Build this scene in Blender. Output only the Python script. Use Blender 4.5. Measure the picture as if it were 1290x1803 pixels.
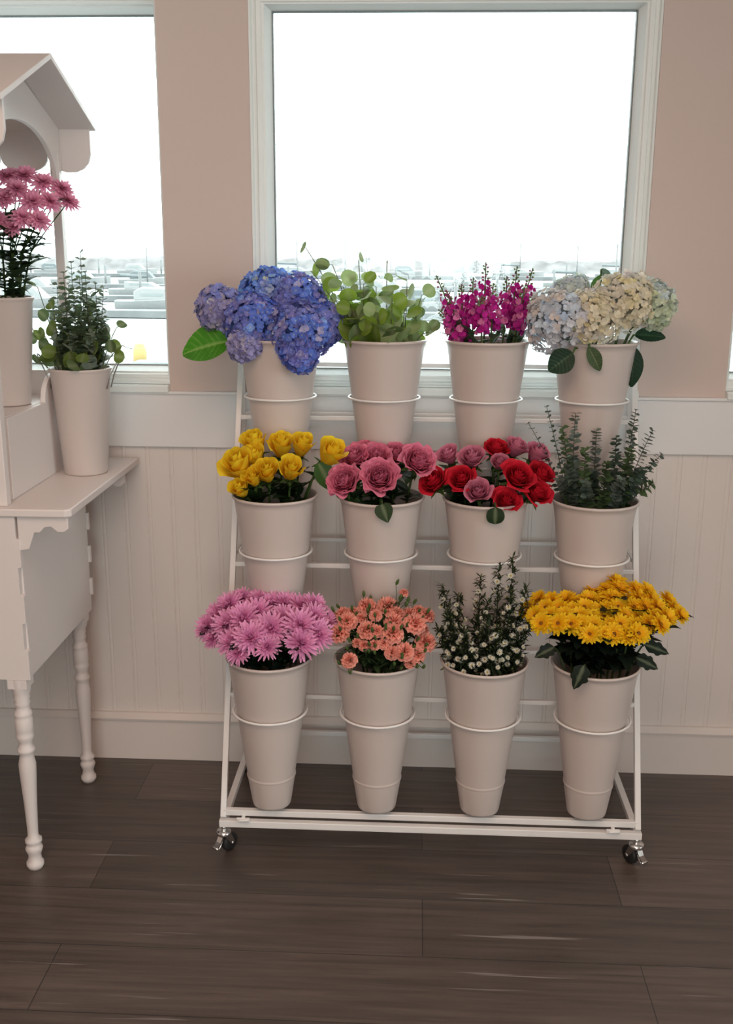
import bpy, math, random
import numpy as np
from mathutils import Vector, Matrix
PI = math.pi
for o in list(bpy.data.objects): bpy.data.objects.remove(o)
SC = bpy.context.scene
COL = SC.collection

# ------------------------------------------------------------------ camera
FPX, PITCH, YAW, ROLL, EYE = 1844.457, .251306, .0471772, .0060206, 1.45
FW = Vector((-math.sin(YAW)*math.cos(PITCH), math.cos(YAW)*math.cos(PITCH), -math.sin(PITCH)))
R0 = Vector((math.cos(YAW), math.sin(YAW), 0)); U0 = R0.cross(FW)
RT = math.cos(ROLL)*R0 + math.sin(ROLL)*U0
UP = -math.sin(ROLL)*R0 + math.cos(ROLL)*U0
cd = bpy.data.cameras.new('camera'); cam = bpy.data.objects.new('camera', cd); COL.objects.link(cam)
cd.sensor_fit = 'VERTICAL'; cd.sensor_height = 24; cd.lens = 24*FPX/1803; cd.clip_end = 6000; cd.clip_start = .02
m = Matrix.Identity(4)
for i in range(3): m[i][0] = RT[i]; m[i][1] = UP[i]; m[i][2] = -FW[i]
m[2][3] = EYE
cam.matrix_world = m
SC.camera = cam
def at(px, py, Y):
    "point of the place seen at a photograph pixel at distance Y from the camera's plane"
    v = (px-645)*RT - (py-901.5)*UP + FPX*FW
    return Vector((0, 0, EYE)) + v*(Y/v.y)

# ------------------------------------------------------------------ light and exposure
SC.view_settings.view_transform = 'Standard'; SC.view_settings.look = 'None'
SC.view_settings.gamma = 1; SC.view_settings.use_curve_mapping = False
SC.view_settings.exposure = .08
w = bpy.data.worlds.new('overcast_sky'); SC.world = w; w.use_nodes = True
bg = w.node_tree.nodes['Background']; bg.inputs[0].default_value = (.90, 1.0, 1.0, 1); bg.inputs[1].default_value = 6.2
def area(name, loc, size, power, col, rot=(0, 0, 0)):
    l = bpy.data.lights.new(name, 'AREA'); l.shape = 'RECTANGLE'; l.size, l.size_y = size; l.energy = power; l.color = col
    o = bpy.data.objects.new(name, l); COL.objects.link(o); o.location = loc; o.rotation_euler = rot
    return o
area('ceiling_lamp_light', (-.4, .4, 2.62), (1.4, 1.4), 27, (1, .68, .53))
area('ceiling_lamp_light', (.8, -1.6, 2.62), (1.6, 1.6), 37, (1, .68, .53))

def portal(loc, size, rot):
    o = area('window_portal', loc, size, 1, (1, 1, 1), rot); o.data.cycles.is_portal = True
portal((.07, 2.742+.16, 1.56), (1.0, .97), (-PI/2, 0, 0)); portal((-1.16, 2.742+.16, 1.56), (1.02, .97), (-PI/2, 0, 0)); portal((1.30, 2.742+.16, 1.56), (1.02, .97), (-PI/2, 0, 0))
portal((3.0+.12, .1, 1.5), (1.6, 2.0), (0, PI/2, 0)); portal((0, -3.2-.12, 1.45), (1.6, 1.9), (PI/2, 0, 0))  # portals of the two added, unseen windows

# ------------------------------------------------------------------ materials
def newmat(name):
    mt = bpy.data.materials.new(name); mt.use_nodes = True
    nt = mt.node_tree; return mt, nt, nt.nodes['Principled BSDF']
def plain(name, col, rough=.5, metal=0, bump=0, bscale=80, var=.0):
    mt, nt, b = newmat(name)
    b.inputs['Base Color'].default_value = (*col, 1); b.inputs['Roughness'].default_value = rough; b.inputs['Metallic'].default_value = metal
    tc = nt.nodes.new('ShaderNodeTexCoord'); n = nt.nodes.new('ShaderNodeTexNoise'); n.inputs['Scale'].default_value = bscale
    nt.links.new(tc.outputs['Object'], n.inputs['Vector'])
    if var:
        r = nt.nodes.new('ShaderNodeValToRGB'); nt.links.new(n.outputs['Fac'], r.inputs['Fac'])
        r.color_ramp.elements[0].color = (*[c*(1-var) for c in col], 1); r.color_ramp.elements[1].color = (*[min(1, c*(1+var)) for c in col], 1)
        r.color_ramp.elements[0].position = .3; r.color_ramp.elements[1].position = .7
        nt.links.new(r.outputs['Color'], b.inputs['Base Color'])
    if bump:
        bp = nt.nodes.new('ShaderNodeBump'); bp.inputs['Strength'].default_value = bump; bp.inputs['Distance'].default_value = .002
        nt.links.new(n.outputs['Fac'], bp.inputs['Height']); nt.links.new(bp.outputs['Normal'], b.inputs['Normal'])
    return mt
def tinted(name, rough, trans, noise=.12, nscale=60):
    "colour comes from the mesh's own per-petal / per-leaf colour; light shines through thin petals"
    mt, nt, b = newmat(name)
    a = nt.nodes.new('ShaderNodeVertexColor'); a.layer_name = 'Col'
    tc = nt.nodes.new('ShaderNodeTexCoord'); n = nt.nodes.new('ShaderNodeTexNoise'); n.inputs['Scale'].default_value = nscale
    nt.links.new(tc.outputs['Object'], n.inputs['Vector'])
    mr = nt.nodes.new('ShaderNodeMapRange'); mr.inputs['To Min'].default_value = 1-noise; mr.inputs['To Max'].default_value = 1+noise
    nt.links.new(n.outputs['Fac'], mr.inputs['Value'])
    mx = nt.nodes.new('ShaderNodeVectorMath'); mx.operation = 'SCALE'
    nt.links.new(a.outputs['Color'], mx.inputs[0]); nt.links.new(mr.outputs['Result'], mx.inputs['Scale'])
    nt.links.new(mx.outputs['Vector'], b.inputs['Base Color']); b.inputs['Roughness'].default_value = rough
    b.inputs['Specular IOR Level'].default_value = .25
    tr = nt.nodes.new('ShaderNodeBsdfTranslucent'); nt.links.new(mx.outputs['Vector'], tr.inputs['Color'])
    ms = nt.nodes.new('ShaderNodeMixShader'); ms.inputs[0].default_value = trans
    out = nt.nodes['Material Output']
    nt.links.new(b.outputs[0], ms.inputs[1]); nt.links.new(tr.outputs[0], ms.inputs[2]); nt.links.new(ms.outputs[0], out.inputs['Surface'])
    return mt
M = {}
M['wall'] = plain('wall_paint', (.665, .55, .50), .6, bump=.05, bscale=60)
M['trim'] = plain('trim_paint', (.84, .845, .85), .38)
M['panel'] = plain('panel_paint', (.80, .745, .71), .42)
M['ceiling'] = plain('ceiling_paint', (.8, .78, .75), .8)
M['frame'] = plain('window_vinyl', (.86, .91, .90), .35)
M['gasket'] = plain('window_gasket', (.18, .2, .2), .6)
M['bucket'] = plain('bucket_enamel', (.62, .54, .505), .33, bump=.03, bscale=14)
M['rack'] = plain('rack_paint', (.85, .84, .83), .3)
M['cart'] = plain('cart_paint', (.76, .70, .68), .42, bump=.05, bscale=40)
M['cart_dark'] = plain('cart_joint_paint', (.55, .53, .52), .5)
M['chrome'] = plain('chrome', (.8, .8, .8), .2, 1)
M['rubber'] = plain('black_rubber', (.015, .015, .016), .5)
M['wire'] = plain('wire', (.35, .34, .33), .35, .8)
M['petal'] = tinted('petal', .6, .28)
M['leaf'] = tinted('leaf', .45, .38, .15, 30)
M['water'] = plain('harbour_water', (.21, .222, .222), .5, var=.06, bscale=.05)
M['hill'] = plain('far_shore', (.155, .163, .167), .9, var=.1, bscale=.01)
M['rock'] = plain('breakwater_rock', (.135, .13, .13), .9, var=.3, bscale=.4)
M['dock'] = plain('dock_planks', (.115, .12, .122), .8, var=.2, bscale=.6)
M['quay'] = plain('quay_concrete', (.22,.22,.22), .8, var=.08, bscale=.3)
M['hull'] = plain('boat_hull', (.22, .225, .225), .5)
M['cover'] = plain('boat_cover', (.11, .125, .13), .7)
M['mast'] = plain('mast_aluminium', (.11, .115, .115), .5)
M['yellow'] = plain('yellow_plastic', (.30, .22, .07), .5)
M['orange'] = plain('orange_plastic', (.32, .11, .07), .5)
M['teal'] = plain('teal_plastic', (.13, .17, .185), .5)

mt, nt, b = newmat('floor_planks'); M['floor'] = mt
tc = nt.nodes.new('ShaderNodeTexCoord')
mp = nt.nodes.new('ShaderNodeMapping'); mp.inputs['Location'].default_value = (.735, .10, 0); nt.links.new(tc.outputs['Object'], mp.inputs['Vector'])
br = nt.nodes.new('ShaderNodeTexBrick'); br.offset = .37; br.offset_frequency = 2
br.inputs['Scale'].default_value = 1; br.inputs['Brick Width'].default_value = 1.22; br.inputs['Row Height'].default_value = .2
br.inputs['Mortar Size'].default_value = .0012; br.inputs['Mortar Smooth'].default_value = .1; br.inputs['Bias'].default_value = 0
br.inputs['Color1'].default_value = (.066, .050, .042, 1); br.inputs['Color2'].default_value = (.112, .086, .072, 1); br.inputs['Mortar'].default_value = (.02, .018, .017, 1)
nt.links.new(mp.outputs['Vector'], br.inputs['Vector'])
mp2 = nt.nodes.new('ShaderNodeMapping'); mp2.inputs['Scale'].default_value = (1.6, 34, 1); nt.links.new(tc.outputs['Object'], mp2.inputs['Vector'])
gr = nt.nodes.new('ShaderNodeTexNoise'); gr.inputs['Scale'].default_value = 1.4; gr.inputs['Detail'].default_value = 8; gr.inputs['Roughness'].default_value = .65; gr.inputs['Distortion'].default_value = .6
nt.links.new(mp2.outputs['Vector'], gr.inputs['Vector'])
rg = nt.nodes.new('ShaderNodeMapRange'); rg.inputs['From Min'].default_value = .3; rg.inputs['From Max'].default_value = .7; rg.inputs['To Min'].default_value = .55; rg.inputs['To Max'].default_value = 1.45
nt.links.new(gr.outputs['Fac'], rg.inputs['Value'])
sc = nt.nodes.new('ShaderNodeVectorMath'); sc.operation = 'SCALE'; nt.links.new(br.outputs['Color'], sc.inputs[0]); nt.links.new(rg.outputs['Result'], sc.inputs['Scale'])
# pale worn scratches along the grain
mp3 = nt.nodes.new('ShaderNodeMapping'); mp3.inputs['Scale'].default_value = (2.2, 60, 1); nt.links.new(tc.outputs['Object'], mp3.inputs['Vector'])
s2 = nt.nodes.new('ShaderNodeTexNoise'); s2.inputs['Scale'].default_value = 1.1; s2.inputs['Detail'].default_value = 3; nt.links.new(mp3.outputs['Vector'], s2.inputs['Vector'])
r2 = nt.nodes.new('ShaderNodeMapRange'); r2.inputs['From Min'].default_value = .665; r2.inputs['From Max'].default_value = .74; nt.links.new(s2.outputs['Fac'], r2.inputs['Value'])
mixc = nt.nodes.new('ShaderNodeMixRGB'); mixc.inputs['Color2'].default_value = (.24, .22, .21, 1)
nt.links.new(r2.outputs['Result'], mixc.inputs['Fac']); nt.links.new(sc.outputs['Vector'], mixc.inputs['Color1']); nt.links.new(mixc.outputs['Color'], b.inputs['Base Color'])
rr = nt.nodes.new('ShaderNodeMapRange'); b.inputs['Specular IOR Level'].default_value = .85; rr.inputs['To Min'].default_value = .34; rr.inputs['To Max'].default_value = .50; nt.links.new(gr.outputs['Fac'], rr.inputs['Value']); nt.links.new(rr.outputs['Result'], b.inputs['Roughness'])
bp = nt.nodes.new('ShaderNodeBump'); bp.inputs['Strength'].default_value = .25; bp.inputs['Distance'].default_value = .002; nt.links.new(gr.outputs['Fac'], bp.inputs['Height']); nt.links.new(bp.outputs['Normal'], b.inputs['Normal'])

mt, nt, b = newmat('window_glass'); M['glass'] = mt
nt.nodes.remove(b)
t_ = nt.nodes.new('ShaderNodeBsdfTransparent'); t_.inputs[0].default_value = (.97, .99, .985, 1)
g_ = nt.nodes.new('ShaderNodeBsdfGlossy'); g_.inputs['Roughness'].default_value = .02
f_ = nt.nodes.new('ShaderNodeFresnel'); f_.inputs[0].default_value = 1.45
ms = nt.nodes.new('ShaderNodeMixShader'); nt.links.new(f_.outputs[0], ms.inputs[0]); nt.links.new(t_.outputs[0], ms.inputs[1]); nt.links.new(g_.outputs[0], ms.inputs[2])
nt.links.new(ms.outputs[0], nt.nodes['Material Output'].inputs['Surface'])

# ------------------------------------------------------------------ mesh helpers
class MB:
    def __init__(s): s.v = []; s.f = []; s.c = []; s.flat = []
    def add(s, vs, fs, col=(1, 1, 1), flat=False):
        k = len(s.v); s.v += [tuple(v) for v in vs]
        s.c += (col if isinstance(col, list) else [col]*len(vs))
        for f in fs: s.f.append(tuple(k+i for i in f)); s.flat.append(flat)
    def box(s, a, b, col=(1, 1, 1)):
        x0, y0, z0 = a; x1, y1, z1 = b
        s.add([(x0, y0, z0), (x1, y0, z0), (x1, y1, z0), (x0, y1, z0), (x0, y0, z1), (x1, y0, z1), (x1, y1, z1), (x0, y1, z1)],
              [(0, 3, 2, 1), (4, 5, 6, 7), (0, 1, 5, 4), (1, 2, 6, 5), (2, 3, 7, 6), (3, 0, 4, 7)], col, True)
    def tube(s, pts, r, n=8, col=(1, 1, 1), cap=True, closed=False):
        pts = [Vector(p) for p in pts]; N = len(pts); rs = r if isinstance(r, (list, tuple)) else [r]*N
        vs = []; prev = None
        for i, p in enumerate(pts):
            if closed: d = pts[(i+1) % N]-pts[i-1]
            else: d = pts[min(i+1, N-1)]-pts[max(i-1, 0)]
            d = d.normalized() if d.length > 1e-9 else Vector((0, 0, 1))
            if prev is None: a = d.orthogonal().normalized()
            else:
                a = prev-d*prev.dot(d); a = a.normalized() if a.length > 1e-6 else d.orthogonal().normalized()
            prev = a; b_ = d.cross(a)
            for k in range(n): vs.append(p+(a*math.cos(2*PI*k/n)+b_*math.sin(2*PI*k/n))*rs[i])
        fs = []
        for i in range(N if closed else N-1):
            j = (i+1) % N
            for k in range(n): fs.append((i*n+k, i*n+(k+1) % n, j*n+(k+1) % n, j*n+k))
        if cap and not closed: fs.append(tuple(range(n-1, -1, -1))); fs.append(tuple((N-1)*n+k for k in range(n)))
        s.add(vs, fs, col)
    def bar(s, a, b, wd, col=(1, 1, 1)):
        "square section bar between two points"
        a = Vector(a); b = Vector(b); d = (b-a).normalized(); u = Vector((0, 0, 1)) if abs(d.z) < .9 else Vector((0, 1, 0))
        p = d.cross(u).normalized()*wd/2; q = d.cross(p).normalized()*wd/2
        s.add([a+p+q, a+p-q, a-p-q, a-p+q, b+p+q, b+p-q, b-p-q, b-p+q], [(0, 3, 2, 1), (4, 5, 6, 7), (0, 1, 5, 4), (1, 2, 6, 5), (2, 3, 7, 6), (3, 0, 4, 7)], col, True)
    def lathe(s, prof, n=32, c=(0, 0, 0), col=(1, 1, 1)):
        vs = []; L = len(prof)
        for r, z in prof:
            for k in range(n): vs.append((c[0]+r*math.cos(2*PI*k/n), c[1]+r*math.sin(2*PI*k/n), c[2]+z))
        fs = [(i*n+k, i*n+(k+1) % n, (i+1)*n+(k+1) % n, (i+1)*n+k) for i in range(L-1) for k in range(n)]
        s.add(vs, fs, col)
    def prism(s, poly, axis, a, b, col=(1, 1, 1)):
        "extrude a 2D outline along an axis: 'x' outline in (y,z); 'y' outline in (x,z); 'z' in (x,y)"
        def P(p, t): return {'x': (t, p[0], p[1]), 'y': (p[0], t, p[1]), 'z': (p[0], p[1], t)}[axis]
        n = len(poly); vs = [P(p, a) for p in poly]+[P(p, b) for p in poly]
        s.add(vs, [tuple(range(n)), tuple(range(2*n-1, n-1, -1))]+[(i, n+i, n+(i+1) % n, (i+1) % n) for i in range(n)], col, True)
    def grid(s, P, col):
        nu, nv = len(P), len(P[0]); vs = [p for row in P for p in row]
        cs = [c for row in col for c in row] if isinstance(col, list) else col
        s.add(vs, [(i*nv+j, (i+1)*nv+j, (i+1)*nv+j+1, i*nv+j+1) for i in range(nu-1) for j in range(nv-1)], cs)
    def build(s, name, mat, parent=None, loc=(0, 0, 0), bevel=0, smooth=True):
        me = bpy.data.meshes.new(name); me.from_pydata(s.v, [], s.f); me.materials.append(mat)
        ca = me.color_attributes.new('Col', 'FLOAT_COLOR', 'POINT')
        ca.data.foreach_set('color', np.array([(c[0], c[1], c[2], 1) for c in s.c], dtype=np.float32).ravel())
        me.polygons.foreach_set('use_smooth', [smooth and not fl for fl in s.flat])
        me.update()
        o = bpy.data.objects.new(name, me); COL.objects.link(o); o.location = loc
        if parent: o.parent = parent
        if bevel:
            bm = o.modifiers.new('bevel', 'BEVEL'); bm.width = bevel; bm.segments = 2; bm.limit_method = 'ANGLE'; bm.angle_limit = .7
        return o
def tag(o, label=None, cat=None, group=None, kind=None):
    if label: o['label'] = label
    if cat: o['category'] = cat
    if group: o['group'] = group
    if kind: o['kind'] = kind
    return o
def empty(name, loc=(0, 0, 0)):
    o = bpy.data.objects.new(name, None); COL.objects.link(o); o.location = loc; o.empty_display_size = .05; return o
def inst(src, parent, loc, rot=None, scale=1, name=None):
    "a copy of a mesh object under a thing (mesh data shared)"
    o = src.copy(); COL.objects.link(o); o.parent = parent; o.location = loc
    if name: o.name = name
    if rot is not None: o.rotation_mode = 'QUATERNION'; o.rotation_quaternion = rot
    o.scale = (scale,)*3 if not isinstance(scale, (tuple, list)) else scale
    return o
def structure(o, label=None, cat=None): return tag(o, label, cat, kind='structure')

# ------------------------------------------------------------------ room
D = 2.742                                   # inner face of the window wall
XL, XR, YB, ZC = -3.2, 3.0, -3.2, 2.7
WB, WT = 1.085, 2.035                       # window openings, bottom and top
OPEN = [(-1.66, -.652), (-.425, .572), (.797, 1.80)]
b = MB(); b.box((XL-.1, YB-.1, -.1), (XR+.1, D+.14, 0)); structure(b.build('floor', M['floor']), 'dark grey-brown wood plank floor', 'floor')
b = MB(); b.box((XL-.1, YB-.1, ZC), (XR+.1, D+.14, ZC+.1)); structure(b.build('ceiling', M['ceiling']), 'plain ceiling above the shop', 'ceiling')
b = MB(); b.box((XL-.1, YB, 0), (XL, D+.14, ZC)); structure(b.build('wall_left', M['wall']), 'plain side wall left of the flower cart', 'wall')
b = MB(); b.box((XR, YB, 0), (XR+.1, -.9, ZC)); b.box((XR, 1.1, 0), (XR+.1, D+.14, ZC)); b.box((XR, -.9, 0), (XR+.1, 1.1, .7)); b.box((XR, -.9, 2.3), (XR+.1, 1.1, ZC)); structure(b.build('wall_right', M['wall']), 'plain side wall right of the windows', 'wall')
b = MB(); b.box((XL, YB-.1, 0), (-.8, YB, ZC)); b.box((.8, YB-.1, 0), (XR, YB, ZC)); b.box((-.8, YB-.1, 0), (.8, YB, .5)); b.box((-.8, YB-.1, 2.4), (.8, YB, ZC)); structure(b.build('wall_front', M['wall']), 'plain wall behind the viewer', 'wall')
b = MB()
T = .14
b.box((XL, D, WT), (XR, D+T, ZC)); b.box((XL, D+.012, 0), (XR, D+T, WB-.02))
xs = [XL]+[x for o_ in OPEN for x in o_]+[XR]
for i in range(0, len(xs), 2): b.box((xs[i], D, WB-.02), (xs[i+1], D+T, WT))
# bead board: boards .0645 wide with a small bead between them
prof = [(XL, D)]; x = XL+.02
while x < XR-.05:
    for dx, dy in ((0, 0), (.0015, .0018), (.003, .0008), (.0065, .0), (.010, .0008), (.0115, .0018), (.013, 0)): prof.append((x+dx, D+dy))
    x += .0645
prof += [(XR, D), (XR, D+.012), (XL, D+.012)]
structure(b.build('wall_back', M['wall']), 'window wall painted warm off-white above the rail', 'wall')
b = MB(); b.prism(prof, 'z', 0, .95); structure(b.build('trim_2', M['panel']), 'white bead board panelling below the window rail', 'trim')
b = MB()
b.box((XL, D-.012, .918), (XR, D-.0001, 1.064)); b.box((XL, D-.018, 1.060), (XR, D-.0001, 1.068))
structure(b.build('trim_1', M['trim'], bevel=.002), 'wide white rail board under the windows', 'trim')
b = MB(); b.prism([(D-.0001, 0), (D-.016, 0), (D-.016, .122), (D-.024, .124), (D-.025, .129), (D-.010, .142), (D-.0001, .142)], 'x', XL, XR)
structure(b.build('baseboard_back', M['panel']), 'white baseboard along the window wall', 'baseboard')

def window(n, x0, x1, recess, stile_l, stile_r, label):
    r = empty('window_%d' % n, ((x0+x1)/2, D, WB)); structure(r, label, 'window'); ox = (x0+x1)/2
    y0 = D+recess; yg = y0+.045
    f = MB(); g = .0004; sl, sr = stile_l, stile_r; z0, z1 = 0, WT-WB; a, c = x0-ox+g, x1-ox-g
    # moulded frame: a ring swept round the opening, stepping and sloping back to the glass
    prof_ = [(0, T-.01), (0, .002), (.10, .002), (.16, .010), (.30, .012), (.36, recess*.45), (.56, recess*.5), (.62, recess*.75), (.72, recess*.78), (1.0, recess+.03), (1.0, recess+.06), (.9, recess+.065)]
    rings = []
    for u, y_ in prof_:
        rings.append([(a+u*sl, y_, g+u*.04), (c-u*sr, y_, g+u*.04), (c-u*sr, y_, z1-g-u*.034), (a+u*sl, y_, z1-g-u*.034)])
    for i in range(len(rings)):
        A_, B_ = rings[i], rings[(i+1) % len(rings)]
        for k in range(4):
            j = (k+1) % 4; f.add([A_[k], A_[j], B_[j], B_[k]], [(0, 1, 2, 3)], (1, 1, 1), True)
    f.build('window_frame', M['frame'], r)
    s = MB(); s.box((a, -.018+.0005, -.0225), (c, T, -.0005)); s.box((a-.0, -.024, -.020), (c, -.0185, -.003))
    s.build('window_sill', M['frame'], r, bevel=.002)
    k = MB(); a2, c2 = a+sl, c-sr
    for A, B in (((a2, recess+.03, .04), (a2+.003, recess+.05, z1-.033)), ((c2-.003, recess+.03, .04), (c2, recess+.05, z1-.033)), ((a2+.003, recess+.03, .04), (c2-.003, recess+.05, .043)), ((a2+.003, recess+.03, z1-.036), (c2-.003, recess+.05, z1-.033))): k.box(A, B)
    k.build('window_gasket', M['gasket'], r)
    p = MB(); p.box((a2+.003, recess+.037, .043), (c2-.003, recess+.041, z1-.036)); p.build('window_pane', M['glass'], r)
window(1, *OPEN[0], .05, .05, .016, 'window at the left, behind the flower cart')
window(2, *OPEN[1], .012, .052, .052, 'large central window behind the flower rack')
window(3, *OPEN[2], .03, .016, .05, 'window at the right edge of the view')

r = empty('window_4', (0, YB, .5)); structure(r, 'unseen window added behind the viewer for daylight', 'window')  # invented opening behind the camera, added to let in cool daylight
f_ = MB()
for A_, B_ in (((-.799, -.09, .001), (-.75, -.01, 1.899)), ((.75, -.09, .001), (0.799, -.01, 1.899)), ((-.75, -.09, .001), (.75, -.01, .05)), ((-.75, -.09, 1.85), (.75, -.01, 1.899)), ((-.03, -.09, .05), (.03, -.01, 1.85))): f_.box(A_, B_)
f_.build('window_frame', M['frame'], r)
p_ = MB(); p_.box((-.75, -.055, .05), (-.03, -.05, 1.85)); p_.box((.03, -.055, .05), (.75, -.05, 1.85)); p_.build('window_pane', M['glass'], r)
r = empty('window_5', (XR, .1, .7)); structure(r, 'unseen window added in the right side wall for daylight', 'window')  # also invented: unseen opening added to throw daylight on cart side and rail
f_ = MB()
for A_, B_ in (((.01, -.999, .001), (.09, -.95, 1.599)), ((.01, .95, .001), (.09, .999, 1.599)), ((.01, -.95, .001), (.09, .95, .05)), ((.01, -.95, 1.55), (.09, .95, 1.599))): f_.box(A_, B_)
f_.build('window_frame', M['frame'], r)
p_ = MB(); p_.box((.05, -.95, .05), (.055, .95, 1.55)); p_.build('window_pane', M['glass'], r)
# ------------------------------------------------------------------ outdoors: harbour
ZW = -4.0
b = MB(); b.box((-900, 62, ZW-.2), (900, 1900, ZW)); structure(b.build('water', M['water']), 'pale harbour water beyond the windows', 'water')
b = MB(); b.box((-60, 4, ZW-1), (60, 61.9, ZW+.3)); structure(b.build('ground', M['quay']), 'pale concrete quay below the windows', 'ground')
random.seed(3)
def shore(name, Y, x0, x1, h, seed, mat, label, depth=120):
    rnd = random.Random(seed); b = MB(); P = []; n = 90
    ph = [rnd.random()*6 for _ in range(5)]
    for j in range(5):
        row = []
        for i in range(n+1):
            t = i/n; x = x0+(x1-x0)*t
            hh = h*(.62+.2*math.sin(t*9+ph[0])+.12*math.sin(t*23+ph[1])+.06*math.sin(t*61+ph[2]))*min(1, 6*t+.2, 6*(1-t)+.2)
            row.append((x, Y+depth*j/4, ZW-.3+max(0, hh)*[0, .55, 1, .6, 0][j]))
        P.append(row)
    b.grid(P, (1, 1, 1)); return structure(b.build(name, mat), label, 'hills')
shore('far_hills', 1750, -900, 900, 15, 5, M['hill'], 'low pale hills on the far shore')
b = MB(); P = []
for j in range(7):
    P.append([(-130+i*1.6, 205+j*1.6, ZW-.3+[0, 1.1, 2.0, 2.3, 2.0, 1.1, 0][j]*(1+.35*random.random())) for i in range(170)])
b.grid(P, (1, 1, 1)); structure(b.build('breakwater', M['rock'], smooth=False), 'long rock breakwater across the harbour', 'breakwater')
ORD = ['first', 'second', 'third', 'fourth', 'fifth', 'sixth', 'seventh', 'eighth', 'ninth', 'tenth', 'eleventh', 'twelfth', 'thirteenth', 'fourteenth', 'fifteenth', 'sixteenth', 'seventeenth', 'eighteenth', 'nineteenth', 'twentieth', 'twenty-first', 'twenty-second']
names = ['nearest', 'second nearest', 'third nearest', 'farthest']
for k, (Y, xa, xb) in enumerate([(78, -32, 34), (99, -40, 42), (126, -50, 52), (168, -64, 66)]):
    r = empty('floating_dock', (0, Y, ZW)); tag(r, 'long grey floating dock, %s row from the quay' % names[k], 'dock', 'floating docks in the harbour')
    d = MB(); d.box((xa, -1.0, .05), (xb, 1.0, .55)); d.build('deck', M['dock'], r)
    i = 0
    X = xa+2
    while X < xb:
        p = MB(); p.tube([(X, 1.25, -.2), (X, 1.25, 2.4+.5*random.random())], .14, 8); p.build('piling', M['mast'], r); X += 9+3*random.random()
def boat(X, Y, L, sail, cover, label):
    r = empty('sailboat' if sail else 'motorboat', (X, Y, ZW)); tag(r, label, 'boat', 'boats moored in the harbour')
    b = MB(); P = []
    n = 13
    for i in range(n):
        t = i/(n-1); wd = .17*L*(math.sin(PI*min(1, .18+t*.82))**.6 if t < 1 else 0)+.02
        h = .9+.35*t*t
        P.append([((t-.5)*L, y*wd, z) for y, z in ((-1, h), (-.8, .3), (-.3, -.1), (.3, -.1), (.8, .3), (1, h), (.5, h+.06), (-.5, h+.06), (-1, h))])
    b.grid(P, (1, 1, 1))
    b.add([P[0][k] for k in range(8)], [tuple(range(8))])
    b.build('hull', M['hull'], r)
    c = MB(); c.prism([(-.28*L, .95), (-.28*L, 1.65), (-.2*L, 1.95 if not sail else 1.6), (.08*L, 1.9 if not sail else 1.55), (.2*L, 1.1), (.2*L, .95)], 'y', -.1*L, .1*L)
    c.build('cabin', M['hull'] if not cover else M['cover'], r, bevel=.08)
    g = MB(); g.box((-.2*L, -.1*L-.02, 1.3), (.06*L, -.1*L, 1.5)); g.build('cabin_window', M['gasket'], r)
    if sail:
        q = MB(); q.tube([(.03*L, 0, 1), (.03*L, 0, .55*L+1)], [.09, .05], 6); q.build('mast', M['mast'], r)
        q = MB(); q.tube([(.03*L, 0, 2.1), (-.35*L, 0, 2.2)], .16, 6); q.build('boom', M['cover'], r)
bx = []
rb = random.Random(11)
for Y, xs_ in ((84, (-31, -20.5, -6, 1, 15, 29)), (105, (-38, -27, -15, -3, 9, 21)), (132, (-42, -34, -18, -6, 6, 19)), (174, (-60, -46, -20, -2, 16, 32))):
    for i, X in enumerate(xs_):
        sail = rb.random() < .35; cov = rb.random() < .4
        lab = '%s %s moored in the %s boat row, %s from left' % ('white', 'sailing boat' if sail else ('dark-topped motorboat' if cov else 'motorboat'), {84: 'nearest', 105: 'second', 132: 'third', 174: 'farthest'}[Y], ORD[i])
        boat(X, Y, (6 if not sail else 7)+rb.random()*1.6, sail, cov and not sail, lab)
# things on the quay, seen low in the left window
def quay_thing(name, px, py, Y, mat, label, cat, shape):
    p = at(px, py, Y); r = MB()
    if shape == 'post': r.lathe([(.001, 0), (.28, 0), (.28, .9), (.20, 1.15), (.001, 1.2)], 12)
    elif shape == 'crate': r.prism([(-.7, 0), (.7, 0), (.8, .7), (-.8, .7)], 'y', -.5, .5)
    else:
        P = []
        for i in range(11):
            t = i/10; w_ = .42*math.sin(PI*t)**.6+.01
            P.append([((t-.5)*4.4, w_*math.cos(a), .3+.28*math.sin(a)*(math.sin(PI*t)**.4+.02)+.25*(2*t-1)**4) for a in [2*PI*k/10 for k in range(11)]])
        r.grid(P, (1, 1, 1))
    return tag(r.build(name, mat, None, (p.x, p.y, ZW+.3), bevel=.0), label, cat)
quay_thing('bollard', 245, 600, 42, M['yellow'], 'round yellow bollard on the quay', 'bollard', 'post')
quay_thing('kayak', 232, 640, 39, M['orange'], 'orange-red kayak lying on the quay', 'kayak', 'kayak')
quay_thing('dock_box', 275, 640, 40, M['teal'], 'blue-grey storage box on the quay', 'box', 'crate')
exec_order = 1

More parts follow.
